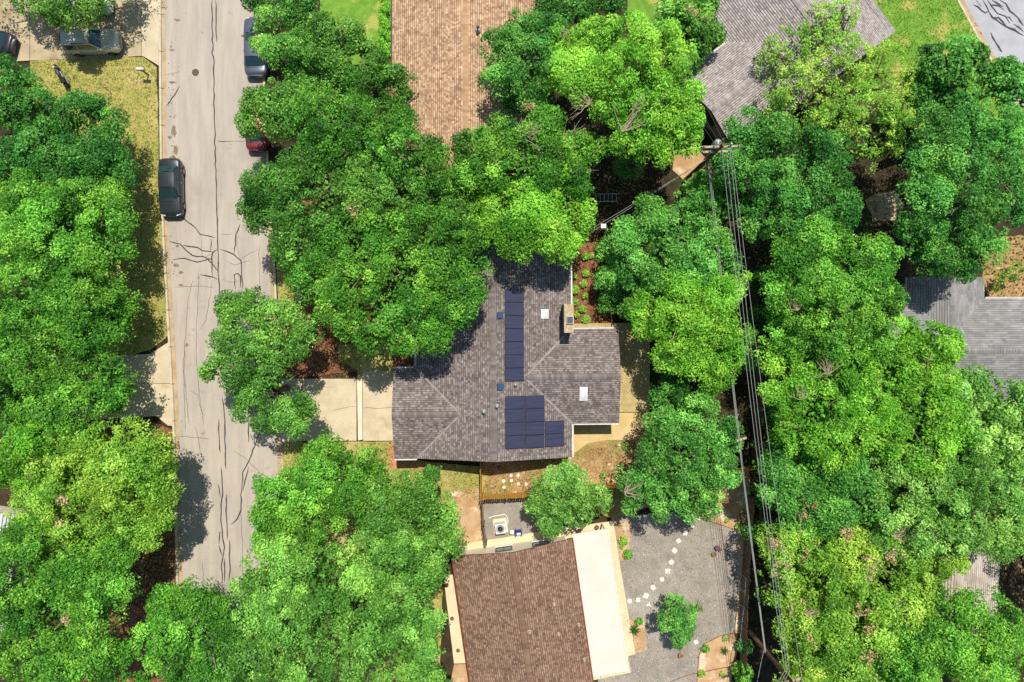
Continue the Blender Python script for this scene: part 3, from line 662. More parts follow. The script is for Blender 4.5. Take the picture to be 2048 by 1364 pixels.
# chimney
ch = tag(MB().box(ml(4.16, 1.62, 2.4), (0.66, 2.06, 4.8)).build("chimney", M_flash, main), "stone capped chimney with dark sides")
capm = MB().box(ml(4.20, 1.62, 4.86), (0.70, 2.12, 0.12)); capm.build("cap", M_chimney, ch)
fl = MB().box(ml(4.26, 1.62 - 0.12, 5.02), (0.50, 0.56, 0.20)).build("flue", M_metal, ch); MB().box(ml(4.26, 1.62 - 0.12, 5.14), (0.42, 0.46, 0.04)).build("flue_cover", M_dkmetal, fl)

def on_slope(px, py, plane, dz=0.0):
    """roof point of the main house under a photograph pixel"""
    z = 3.5
    for _ in range(12):
        p = MWm.inverted() @ P(px, py, z); X, Y = p.x + HM.x, p.y - 1.0
        zz = {'E': lambda: zE(X), 'W': lambda: zW(X), 'eS': lambda: wE['z'] - SL * (wE['r'] - Y), 'eN': lambda: wE['z'] - SL * (Y - wE['r'])}[plane](); z = zz + dz
    return MWm @ Vector((p.x, p.y, zz + dz))
def slope_matrix(p, plane):
    ang = math.atan(SL); R = Matrix.Rotation(TH, 4, 'Z')
    if plane == 'E': R = R @ Matrix.Rotation(ang, 4, 'Y')
    elif plane == 'W': R = R @ Matrix.Rotation(-ang, 4, 'Y')
    elif plane == 'eS': R = R @ Matrix.Rotation(ang, 4, 'X')
    else: R = R @ Matrix.Rotation(-ang, 4, 'X')
    return Matrix.Translation(p) @ R

# solar panels
def make_panel(w, h):
    t = empty("solar_panel")
    f = MB()
    for cx, cy, sx, sy in ((-w / 2 + 0.015, 0, 0.03, h), (w / 2 - 0.015, 0, 0.03, h), (0, -h / 2 + 0.015, w - 0.06, 0.03), (0, h / 2 - 0.015, w - 0.06, 0.03)): f.box((cx, cy, 0.115), (sx, sy, 0.04))
    f.build("frame", M_frame, t)
    c = MB().box((0, 0, 0.116), (w - 0.06, h - 0.06, 0.03)).build("cells", M_cell, t)
    b = MB()
    for k in range(1, 6): b.box((0, -h / 2 + k * h / 6, 0.1325), (w - 0.08, 0.004, 0.002))
    b.build("busbar", M_frame, c)
    for k in (-0.28, 0.28): MB().box((k * w, 0, 0.055), (0.05, h + 0.04, 0.05)).build("rail", M_railm, t)
    return t
ords = ["first", "second", "third", "fourth", "fifth", "sixth", "seventh", "eighth", "ninth", "tenth", "eleventh", "twelfth", "thirteenth"]
def kpx(z): return (CAMH - z) / FPX
pan = None
def put_panel(px, py, w, h, label):
    global pan
    t = make_panel(w, h); t.matrix_world = slope_matrix(on_slope(px, py, 'E'), 'E'); tag(t, label, "solar panel", "solar panels on the main roof"); return t
zz = 3.95
cw = math.sqrt(1 + SL * SL)
for i in range(7):
    y = 578.5 + (762.0 - 578.5) / 7 * (i + 0.5)
    put_panel(1027.7, y, 38.2 * kpx(zz) * cw, 25.7 * kpx(zz), f"{ords[i]} solar panel from the top in the long upper column")
for c in range(2):
    for i in range(4):
        y = (791.5 - c * 1.0) + (896.5 - 791.5) / 4 * (i + 0.5)
        put_panel(1029.2 + 39.4 * c, y, 38.6 * kpx(3.6) * cw, 25.8 * kpx(3.6), f"{ords[i]} solar panel down in the {'left' if c == 0 else 'middle'} column of the lower array")
for i in range(2):
    put_panel(1107.8, 841 + 25.8 * (i + 0.5), 38.2 * kpx(3.1) * cw, 25.6 * kpx(3.1), f"{'upper' if i == 0 else 'lower'} solar panel of the short right column of the lower array")

# roof vents, skylights, pipes (each its own thing on the roof)
def put(o, px, py, plane): o.matrix_world = slope_matrix(on_slope(px, py, plane), plane); return o
def skylight(px, py, w, h, plane, label):
    t = tag(empty("skylight"), label, "skylight", "white skylights on the main roof"); f = MB()
    f.box((0, 0, 0.05), (w, h, 0.10)); f.build("kerb", M_white, t)
    m = MB(); rows = []
    for i in range(7):
        rows.append([(-w * 0.46 + w * 0.92 * j / 6, -h * 0.46 + h * 0.92 * i / 6, 0.102 + 0.09 * math.sin(math.pi * i / 6) ** 0.6 * math.sin(math.pi * j / 6) ** 0.6) for j in range(7)])
    m.grid(rows).build("dome", M_skyl, t, smooth=True); put(t, px, py, plane)
skylight(1089, 628, 0.62, 0.72, 'E', "small square white skylight left of the chimney")
skylight(1167, 787, 0.62, 1.10, 'eS', "tall white skylight on the right wing of the main roof")
def box_vent(px, py, label):
    t = tag(empty("roof_vent"), label, "roof vent", "blue box vents by the ridge"); MB().box((0, 0, 0.02), (0.5, 0.52, 0.03)).build("flange", M_dkmetal, t)
    m = MB(); m.add([(-.2, -.22, .03), (.2, -.22, .03), (.2, .22, .03), (-.2, .22, .03), (-.2, -.22, .19), (.2, -.22, .13), (.2, .22, .13), (-.2, .22, .19)], [(4, 5, 6, 7), (0, 1, 5, 4), (1, 2, 6, 5), (2, 3, 7, 6), (3, 0, 4, 7)])
    m.build("hood", M_vent, t); put(t, px, py, 'E')
box_vent(1000, 631, "blue box vent beside the long upper column of solar panels")
box_vent(1000, 774, "blue box vent just below the long upper column of solar panels")
def pipe(px, py, plane, r, h, label, big=False):
    t = tag(empty("vent_pipe"), label, "vent pipe", "vent pipes on the roofs"); MB().lathe((0, 0, 0), [(r * 2.2, 0.01), (r * 2.0, 0.03), (r * 1.1, 0.08)], 14).build("flashing", M_metal, t, True)
    MB().lathe((0, 0, 0.05), [(r, 0), (r, h), (r * 1.5, h), (r * 1.5, h + 0.05), (r * 0.5, h + 0.10)], 14).build("pipe", M_metal, t, True)
    p = on_slope(px, py, plane); t.location = p; return t
pipe(1031, 769, 'E', 0.08, 0.25, "metal vent pipe between the two solar arrays"); pipe(994, 812, 'E', 0.09, 0.25, "metal vent pipe right of the ridge below the lower blue vent"); pipe(997, 803, 'E', 0.04, 0.2, "thin vent pipe touching the ridge side vent pipe")
pipe(968, 823, 'W', 0.09, 0.25, "metal vent pipe on the left slope of the main roof")
dr2 = tag(MB().tube([on_slope(1049, 608.5, 'E', 0.07), on_slope(1122, 608.5, 'E', 0.07)], 0.02, 6).build("conduit", M_railm), "thin metal conduit running across the roof to the chimney", "conduit")

# --- generic gable house
def gable_house(name, label, O, th, half, y1, y0, mat, wall, zr_add=0.0, caps=True, wall_in=0.45, gut=None, expo=0.17, tab=(0.11, 0.22), extra=(), light=0.5, cat="house", halfe=None, con=1.0):
    h = tag(empty(name, (O[0], O[1], 0), th), label, cat); he = halfe or half; zr = Z0 + SL * half; ze = zr - SL * he
    pl = [([Vector((-half, y1, Z0)), Vector((-half, y0, Z0)), Vector((0, y0, zr)), Vector((0, y1, zr))], (0, 1, 0)), ([Vector((0, y1, zr)), Vector((0, y0, zr)), Vector((he, y0, ze)), Vector((he, y1, ze))], (0, 1, 0))]
    pl = list(extra) or pl
    r = make_roof(h, pl, mat, [((0, y1, zr), (0, y0, zr))] if caps else [], expo=expo, tab=tab, light=light, con=con)
    m = MB(); a = wall_in; xs = (-half + a, he - a); zw = Z0 + SL * a - 0.15
    A = [(xs[0], y0 + a, 0), (xs[1], y0 + a, 0), (xs[1], y0 + a, zw), (0, y0 + a, zr - 0.16), (xs[0], y0 + a, zw)]; B = [(x, y1 - a, z) for x, _, z in A]
    m.add(A + B, [(0, 1, 2, 3, 4), (9, 8, 7, 6, 5), (0, 1, 6, 5), (1, 2, 7, 6), (4, 0, 5, 9)]); m.build("wall", wall, h)
    gutter(h, (-half, y1, Z0), (-half, y0, Z0), (-1, 0, 0), gut); gutter(h, (he, y1, ze), (he, y0, ze), (1, 0, 0), gut)
    return h, r
M_sh_tan = shingle_mat("tan_shingles", C(166, 128, 98), C(196, 160, 126), C(224, 194, 160))
M_sh_brown = shingle_mat("brown_shingles", C(112, 84, 68), C(142, 112, 92), C(172, 140, 116))
M_sh_taupe = shingle_mat("taupe_shingles", C(134, 124, 122), C(174, 164, 160), C(202, 194, 190))
M_sh_grey = shingle_mat("grey_shingles", C(124, 122, 120), C(148, 146, 144), C(176, 174, 172))
M_sh_pale = shingle_mat("pale_shingles", C(178, 164, 152), C(198, 184, 172), C(216, 204, 192))
hb, _ = gable_house("house", "long house with tan speckled shingle roof at the top of the picture", (-3.45, 0), 0, 5.72, 33, 12.6, M_sh_tan, M_wall_b, gut=M_dkmetal, con=1.5)
for c, nx in ((Vector((-5.72 + .45, 16, 1.4)), -1), (Vector((-5.72 + .45, 22, 1.4)), -1), (Vector((5.72 - .45, 18, 1.4)), 1)): window(hb, c, 1.5, 1.2, nx, 0)
t = tag(empty("vent_pipe"), "dark vent pipe on the tan roof right of the ridge", "vent pipe", "vent pipes on the roofs"); p = P(956, 60, 4.2); t.location = p
MB().lathe((0, 0, 0), [(0.2, -0.04), (0.17, 0.03), (0.09, 0.08)], 12).build("flashing", M_metal, t); MB().lathe((0, 0, 0.04), [(0.07, 0), (0.07, 0.4), (0.11, 0.4), (0.11, 0.46), (0.03, 0.5)], 12).build("pipe", M_dkmetal, t, True)

THC = math.radians(8.2); OC = Vector((0.0, -15.83, 0)); MWc = Matrix.Translation(OC) @ Matrix.Rotation(THC, 4, 'Z')
hc, _ = gable_house("house", "brown shingle roofed house at the bottom with cream gable wall", OC, THC, 4.62, 0, -15, M_sh_brown, M_wall_c, wall_in=0.42, light=0.52, gut=M_rust, con=1.4)
for x in (-0.7, 2.2):
    window(hc, Vector((x, -0.42, 1.45)), 1.25, 1.0, 0, 1)
cv = tag(empty("patio_cover", OC, THC), "flat cream metal patio cover beside the brown shingle roof", "patio cover")
for k in range(12):
    y1_, y0_ = 0.3 - k * 0.925, 0.3 - (k + 1) * 0.925
    m = MB(); m.add([(4.72, y0_ + .0015, 2.50), (7.45, y0_ + .0015, 2.36), (7.45, y1_ - .0015, 2.36), (4.72, y1_ - .0015, 2.50)] + [(4.72, y0_ + .0015, 2.44), (7.45, y0_ + .0015, 2.30), (7.45, y1_ - .0015, 2.30), (4.72, y1_ - .0015, 2.44)], [(0, 1, 2, 3), (7, 6, 5, 4), (0, 4, 5, 1), (1, 5, 6, 2), (2, 6, 7, 3), (3, 7, 4, 0)]); m.build("roof_panel", M_cream, cv)
for y in (0.1, -3.5, -7.0, -10.5): MB().box((7.3, y, 1.15), (0.1, 0.1, 2.3)).build("post", M_white, cv)
MB().box((7.49, -5.25, 2.31), (0.06, 11.1, 0.13)).build("fascia", M_white, cv)
def roofC(px, py, right=True):
    z = 3.6
    for _ in range(10):
        q = MWc.inverted() @ P(px, py, z); z = Z0 + SL * (4.62 - abs(q.x))
    return MWc @ Vector((q.x, q.y, z))
for px, py, rr, lab in ((1108, 1208, 0.10, "white vent pipe on the brown roof, uppermost one"), (1059, 1263, 0.10, "white vent pipe nearest the ridge of the brown roof"), (1117, 1268, 0.09, "white vent pipe on the brown roof, left of the middle one near the patio cover"), (1157, 1249, 0.09, "white vent pipe closest to the patio cover on the brown roof"), (1168, 1319, 0.09, "lowest white vent pipe on the brown roof")):
    t = tag(empty("vent_pipe", roofC(px, py)), lab, "vent pipe", "vent pipes on the roofs")
    MB().lathe((0, 0, 0), [(0.15, -0.05), (0.13, 0.03), (0.08, 0.07)], 12).build("flashing", M_clay, t); MB().lathe((0, 0, 0.03), [(rr * 0.7, 0), (rr * 0.7, 0.18), (rr, 0.18), (rr, 0.24), (rr * 0.3, 0.27)], 12).build("pipe", M_clay, t, True)

# --- house upper right: T plan
THD = math.radians(37.3); OD = Vector((21.09, 25.45, 0)); zr = Z0 + SL * 5.1; zw_ = Z0 + SL * 3.6
V3 = lambda x, y, z: Vector((x, y, z)); J = -5.1 + 3.6; yr = -2.8
ex = [([V3(-5.1, 14, Z0), V3(-5.1, .8, Z0), V3(J, yr, zw_), V3(0, yr, zr), V3(0, 14, zr)], (0, 1, 0)),
      ([V3(J, yr, zw_), V3(-5.1, -6.4, Z0), V3(0, -6.4, zr), V3(0, yr, zr)], (0, 1, 0)),
      ([V3(0, 14, zr), V3(0, -6.4, zr), V3(5.7, -6.4, zr - SL * 5.7), V3(5.7, 14, zr - SL * 5.7)], (0, 1, 0)),
      ([V3(-9.8, .8, Z0), V3(-5.1, .8, Z0), V3(J, yr, zw_), V3(-9.8, yr, zw_)], (1, 0, 0)),
      ([V3(-9.8, yr, zw_), V3(J, yr, zw_), V3(-5.1, -6.4, Z0), V3(-9.8, -6.4, Z0)], (1, 0, 0))]
hd, rd = gable_house("house", "taupe shingle roofed house with a side wing in the upper right", OD, THD, 5.1, 14, -6.4, M_sh_taupe, M_wall_g, extra=ex, halfe=5.7)
ridge(rd, V3(J, yr, zw_), V3(-9.8, yr, zw_), M_sh_taupe)
mm = MB(); A = [(-9.35, -5.95, 0), (-9.35, .35, 0), (-9.35, .35, Z0 - .02), (-9.35, yr, zw_ - .17), (-9.35, -5.95, Z0 - .02)]; B = [(-4.2, y, z) for _, y, z in A]
mm.add(A + B, [(0, 1, 2, 3, 4), (0, 1, 6, 5), (1, 2, 7, 6), (4, 0, 5, 9)]); mm.build("wing_wall", M_wall_g, hd); gutter(hd, (-9.8, .8, Z0), (-5.25, .8, Z0), (0, 1, 0)); window(hd, Vector((-9.35, yr, 1.4)), 1.6, 1.2, -1, 0)
t = tag(empty("vent_pipe", P(1509, 116, 3.25)), "pale vent pipe on the taupe roof wing", "vent pipe", "vent pipes on the roofs")
MB().lathe((0, 0, 0), [(0.2, -0.05), (0.17, 0.03), (0.1, 0.07)], 12).build("flashing", M_metal, t); MB().lathe((0, 0, 0.03), [(0.1, 0), (0.1, 0.25), (0.15, 0.25), (0.15, 0.31), (0.05, 0.35)], 12).build("pipe", M_metal, t, True)

# --- house at the right edge: grey laminated shingles, hip and cross gable
OE = Vector((33.3, 0, 0)); zm = Z0 + SL * 4.0; zg = Z0 + SL * 2.95; yR = -0.73; jy = yR + (zm - zg) / SL
ex = [([V3(-2.95, 4.9, Z0), V3(-2.95, 1.0, Z0), V3(0, jy, zg), V3(0, 4.9, zg)], (0, 1, 0)),
      ([V3(0, 4.9, zg), V3(0, jy, zg), V3(2.95, jy + 2.95, Z0), V3(2.95, 4.9, Z0)], (0, 1, 0)),
      ([V3(-2.95, jy + 2.95 - 0.0, Z0), V3(0, jy, zg), V3(2.95, jy + 2.95, Z0), V3(14, yR + 4, Z0), V3(14, yR, zm), V3(-0.4, yR, zm)], (1, 0, 0)),
      ([V3(-4.4, yR - 4, Z0), V3(14, yR - 4, Z0), V3(14, yR, zm), V3(-0.4, yR, zm)], (1, 0, 0)),
      ([V3(-4.4, yR + 4, Z0), V3(-4.4, yR - 4, Z0), V3(-0.4, yR, zm)], (0, 1, 0))]
ex[0] = ([V3(-2.95, 4.9, Z0), V3(-2.95, jy + 2.95, Z0), V3(0, jy, zg), V3(0, 4.9, zg)], (0, 1, 0))
ex[2] = ([V3(0, jy, zg), V3(2.95, jy + 2.95, Z0), V3(14, yR + 4, Z0), V3(14, yR, zm), V3(0, yR, zm)], (1, 0, 0))
ex.append(([V3(-2.95, yR + 4, Z0), V3(0, jy, zg), V3(0, yR, zm), V3(-0.4, yR, zm), V3(-4.4, yR + 4, Z0)], (1, 0, 0)))
he_ = tag(empty("house", OE), "grey shingle roofed house with cross gable at the right edge", "house")
re_ = make_roof(he_, ex, M_sh_grey, [(V3(0, 4.9, zg), V3(0, jy, zg)), (V3(-0.4, yR, zm), V3(14, yR, zm))], expo=0.18, tab=(0.25, 0.6), con=0.7)
m = MB(); m.prism([(-2.5, 4.5), (-2.5, 2.8), (-3.9, 2.8), (-3.9, -4.2), (13.5, -4.2), (13.5, 2.7), (2.5, 2.7), (2.5, 4.5)], 0, Z0 - 0.03); m.build("wall", M_wall_c, he_)
gutter(he_, (-2.95, 4.9, Z0), (-2.95, jy + 2.95, Z0), (-1, 0, 0)); gutter(he_, (3.1, yR + 4, Z0), (14, yR + 4, Z0), (0, 1, 0)); window(he_, Vector((-3.9, -1, 1.4)), 1.4, 1.1, -1, 0)
# --- roof glimpsed lower right, and the pale roof glimpsed at the left edge
gable_house("house", "pale beige roof glimpsed between trees at lower right", (33.7, -17.5), math.radians(-3), 3.6, 3.0, -6, M_sh_pale, M_wall_c, expo=0.2, tab=(0.5, 1.2))
gable_house("house", "pale grey roof glimpsed through leaves at the left edge", (-43.0, -16.6), math.radians(-8), 4.6, 4.0, -6, shingle_mat("white_grey_roof", C(196, 200, 206), C(214, 216, 220), C(230, 230, 232)), M_wall_c, expo=0.25, tab=(0.6, 1.4))

# --- deck behind the main house, diagonal boards
DK = [(1143, 647.5), (1297.5, 645), (1299.5, 824), (1200, 824), (1200, 660), (1143, 662)]
dk = tag(empty("deck"), "wooden deck of diagonal boards behind the right wing", "deck")
zt = 0.32; poly = [P(a, b, zt) for a, b in DK]; rects = [[(poly[0].x, poly[5].y), (poly[1].x, poly[4].y), (poly[1].x, poly[1].y), (poly[0].x, poly[0].y)], [(poly[3].x, poly[3].y), (poly[2].x, poly[2].y), (poly[2].x, poly[4].y), (poly[4].x, poly[4].y)]]
dv = Vector((1, -1.05, 0)).normalized(); nv = Vector((-dv.y, dv.x, 0)); pitch = 0.185
for r in rects:
    d = [p[0] * nv.x + p[1] * nv.y for p in r]; k = math.floor(min(d) / pitch)
    while k * pitch < max(d):
        c = nv * (k * pitch + pitch / 2); a, b = c - dv * 40 - nv * (pitch / 2 - 0.006), c + dv * 40 - nv * (pitch / 2 - 0.006); a2, b2 = c - dv * 40 + nv * (pitch / 2 - 0.006), c + dv * 40 + nv * (pitch / 2 - 0.006)
        q = clip_convex([(a.x, a.y), (b.x, b.y), (b2.x, b2.y), (a2.x, a2.y)], r)
        if len(q) >= 3: MB().prism(q, zt - 0.04, zt + random.uniform(-0.004, 0.004)).build("deck_board", M_deck, dk)
        k += 1
m = MB()
for r in rects: m.prism([(p[0] * 0.999, p[1]) for p in r], 0.02, zt - 0.06)
m.build("joists", M_wood_o, dk)
# ------------------------------------------------------------------ vehicles
def car(name, label, loc, rz, paint, L=4.65, W=1.80, H=1.45, kind='sedan', group="parked cars"):
    t = tag(empty(name, loc, rz), label, "car", group)
    hw = W / 2; n = 25
    def prof(s):        # s from 0 (rear) to 1 (front): width factor, deck height, bottom height
        e = min(s, 1 - s)
        wf = 1.0 - 0.26 * max(0, 1 - e / 0.085) ** 2.0 - 0.05 * max(0, 1 - e / 0.3) ** 2
        if kind == 'sedan': zt = 0.96 - 0.20 * max(0, (s - 0.62) / 0.38) ** 1.8 - 0.22 * max(0, (s - 0.93) / 0.07) ** 2 - 0.03 * max(0, 1 - s / 0.2) - 0.26 * max(0, 1 - s / 0.035) ** 2
        else: zt = 1.06 - 0.12 * max(0, (s - 0.7) / 0.3) ** 1.6 - 0.28 * max(0, (s - 0.94) / 0.06) ** 2 - 0.30 * max(0, 1 - s / 0.02) ** 2
        return wf, zt * H / (1.45 if kind == 'sedan' else 1.68), 0.22 + 0.14 * max(0, 1 - e / 0.08)
    rows = []
    for i in range(n):
        s = i / (n - 1); s = 0.5 - 0.5 * math.cos(math.pi * s) * (0.6 + 0.4 * abs(2 * s - 1)); s = min(1, max(0, s))
        wf, zt, zb = prof(s); y = -L / 2 + L * s; w_ = hw * wf
        y2 = y
        ring = [(-w_ * 0.90, zb), (-w_ * 0.985, zb + 0.10), (-w_, 0.50), (-w_ * 0.985, max(zt - 0.16, .42)), (-w_ * 0.93, zt - 0.04), (-w_ * 0.80, zt), (-w_ * 0.40, zt + 0.035), (0, zt + 0.045)]
        ring = ring + [(-x, z) for x, z in reversed(ring[:-1])]
        rows.append([(x, y2, z) for x, z in ring])
    body = MB().grid(rows); m = len(rows[0]); body.f += [tuple(range(m)), tuple(reversed(range((n - 1) * m, n * m)))]
    bo = body.build("body", paint, t, smooth=True)
    k = L / 4.65
    if kind == 'sedan': cb, rb, rf, cf, zr = -1.62 * k, -1.02 * k, 0.12 * k, 0.86 * k, H
    else: cb, rb, rf, cf, zr = -2.16 * k, -1.92 * k, 0.30 * k, 0.92 * k, H
    zb = (0.93 if kind == 'sedan' else 1.02) * H / (1.45 if kind == 'sedan' else 1.68); wb, wr = hw * 0.88, hw * 0.68
    def span(y0, w0, z0, y1, w1, z1, bulge, nm, mat, par, inset=0.0, lift=0.0):
        rows = []
        for i in range(5):
            f = i / 4; row = []
            for j in range(9):
                u = -1 + 2 * j / 8; ww = w0 + (w1 - w0) * f
                row.append((u * (ww - inset), y0 + (y1 - y0) * f + bulge * (1 - u * u), z0 + (z1 - z0) * f + 0.025 * (1 - u * u) * f + lift))
            rows.append(row)
        return MB().grid(rows).build(nm, mat, par, smooth=True)
    # cabin shell in paint (pillars), glass set proud of it
    g0 = [(-wb, cf, zb), (-wr, rf, zr - .03), (-wr, rb, zr - .03), (-wb, cb, zb)]
    cab = MB()
    for sx in (1, -1): cab.add([(sx * x, y, z) for x, y, z in g0], [(0, 1, 2, 3)])
    cab.add([(-wb, cf, zb), (wb, cf, zb), (wr, rf, zr - .03), (-wr, rf, zr - .03)], [(0, 1, 2, 3)]); cab.add([(-wb, cb, zb), (wb, cb, zb), (wr, rb, zr - .03), (-wr, rb, zr - .03)], [(0, 1, 2, 3)])
    cab.build("pillars", paint, t)
    rows = []
    for i in range(9):
        f = i / 8; y = rb - 0.03 + (rf - rb + 0.06) * f; e = math.sin(math.pi * f) ** 0.5
        rows.append([(u * (wr + 0.012), y, zr - 0.03 + 0.05 * (0.35 + 0.65 * e) * (1 - abs(u) ** 2.6)) for u in [-1 + j / 5 for j in range(11)]])
    ro = MB().grid(rows).build("roof", paint, t, smooth=True)
    if kind != 'sedan':
        for sx in (-1, 1): MB().tube([(sx * wr * 0.93, rb + 0.2, zr + 0.02), (sx * wr * 0.93, rb + 0.3, zr + 0.06), (sx * wr * 0.93, rf - 0.4, zr + 0.06), (sx * wr * 0.93, rf - 0.3, zr + 0.02)], 0.02, 6).build("roof_rail", M_black, ro)
    ws = span(cf + 0.015, wb, zb + 0.03, rf + 0.02, wr, zr - 0.03, 0.07, "windscreen", M_glass_car, t, 0.07, 0.012)
    MB().box((0, cf + 0.10, zb + 0.035), (wb * 1.7, 0.07, 0.03)).build("wiper_cowl", M_black, ws)
    span(cb - 0.015, wb, zb + 0.05, rb - 0.02, wr, zr - 0.03, -0.06, "rear_window", M_glass_car, t, 0.09, 0.012)
    mid = (rb + rf) / 2 - 0.05
    for sx in (-1, 1):
        def pt(y, f): return (sx * (wb + (wr - wb) * f + 0.012), y, zb + (zr - .03 - zb) * f)
        lo = lambda f: cf + (rf - cf) * f; hi = lambda f: cb + (rb - cb) * f
        wins = [(lambda f: mid + 0.04, lambda f: lo(f) - 0.10 - 0.0 * f), (lambda f: (hi(f) + 0.22 if kind == 'sedan' else mid - 0.95 * k), lambda f: mid - 0.04)]
        if kind != 'sedan': wins.append((lambda f: hi(f) + 0.10, lambda f: mid - 1.04 * k))
        for a, b in wins:
            rr = [[pt(a(f), f), pt(b(f), f)] for f in (0.12, 0.5, 0.88)]; MB().grid(rr).build("side_window", M_glass_car, t)
        MB().box((sx * (hw * 0.97), cf - 0.18, zb + 0.07), (0.2, 0.10, 0.13)).build("mirror", paint, t)
        MB().box((sx * hw * 0.66, L / 2 - 0.22, 0.66), (0.36, 0.22, 0.13), -sx * 0.45).build("headlight", M_lens, t)
        MB().box((sx * hw * 0.70, -L / 2 + 0.13, 0.70), (0.30, 0.10, 0.12), sx * 0.3).build("tail_light", M_red, t)
        for y in (mid, mid - 0.98 * k, cf + 0.03): MB().box((sx * hw * 0.992, y, 0.62), (0.018, 0.014, 0.52)).build("door_seam", M_black, bo)
        for y in (mid + 0.14, mid - 0.80 * k): MB().box((sx * (hw * 0.995 + 0.012), y, 0.80), (0.03, 0.17, 0.03)).build("door_handle", M_chrome, bo)
        for y in (L * 0.31, -L * 0.29):
            Rm = Matrix.Translation((sx * (hw - 0.10), y, 0.33)) @ Matrix.Rotation(math.pi / 2 * sx, 4, 'Y')
            wh = MB().lathe((0, 0, 0), [(0.24, -0.1), (0.31, -0.1), (0.335, -0.06), (0.335, 0.06), (0.31, 0.105), (0.22, 0.105)], 22, Rm).build("wheel", M_black, t, True)
            r = MB().lathe((0, 0, 0), [(0.21, 0.085), (0.215, 0.11), (0.19, 0.10), (0.06, 0.085), (0.05, 0.115), (0.0, 0.115)], 18, Rm)
            for q in range(5):
                a = q * 1.2566; r.box((0.12 * math.cos(a), 0.12 * math.sin(a), 0.105), (0.17, 0.05, 0.02), a, Rm)
            r.build("rim", M_chrome, wh)
            MB().lathe((0, 0, 0), [(0.34, 0.055), (0.40, 0.062), (0.40, 0.07), (0.34, 0.075)], 22, Rm).build("wheel_arch", M_black, bo)
    MB().box((0, L / 2 - 0.045, 0.52), (W * 0.56, 0.08, 0.17)).build("grille", M_black, t); MB().box((0, -L / 2 + 0.02, 0.55), (0.5, 0.03, 0.12)).build("number_plate", M_white, t)
    if kind == 'sedan':
        zs = lambda s: prof(s)[1] + 0.05
        MB().tube([(-hw * .78, cf + .25, zs(.7) - .02), (0, cf + .33, zs(.7)), (hw * .78, cf + .25, zs(.7) - .02)], 0.007, 4).build("bonnet_seam", M_black, bo); MB().tube([(-hw * .74, cb - .12, zs(.12) - .02), (0, cb - .16, zs(.12)), (hw * .74, cb - .12, zs(.12) - .02)], 0.007, 4).build("boot_seam", M_black, bo)
    return t

def paint(name, c, metallic=0.35, rough=0.35): return plain(name, c, rough, 0.5, metallic, 0.6, famt=0.03)
p = P(350, 379); car("car", "dark grey sedan parked at the kerb on the open street", (p.x, p.y, 0.02), math.pi + math.radians(1.2), paint("charcoal_paint", C(58, 65, 71)))
p = P(196, 92); car("car", "gold silver estate car dappled with shade on the upper left driveway", (p.x, p.y, 0.13), -math.pi / 2 + math.radians(2.5), paint("champagne_paint", C(212, 206, 182), 0.2), 4.45, 1.78, 1.66, 'suv')
p = P(177, 15); car("car", "dark car half hidden by leaves at the top left driveway", (p.x, p.y, 0.13), -math.pi / 2, paint("silver_grey_paint", C(190, 194, 196), 0.15), 4.6, 1.8, 1.5)
p = P(518, 100); car("car", "slate blue car under the trees at the top right kerb", (p.x, p.y, 0.02), 0.02, paint("slate_paint", C(98, 106, 120)), 4.75, 1.84)
p = P(520, 248); car("car", "dark red car mostly hidden under the street trees", (p.x, p.y, 0.02), 0.02, paint("red_paint", C(142, 54, 58)), 4.7, 1.8)
p = P(541, 1033); car("car", "pale silver car peeking out under the trees at the lower right kerb", (p.x, p.y, 0.02), math.pi, paint("silver_paint", C(214, 218, 220)), 4.6, 1.8)
p = P(-12, 86); car("car", "dark car in deep shade at the left edge with red tail light showing", (p.x, p.y, 0.13), math.pi / 2 - 0.25, paint("black_paint", C(46, 46, 50)), 4.5, 1.78)

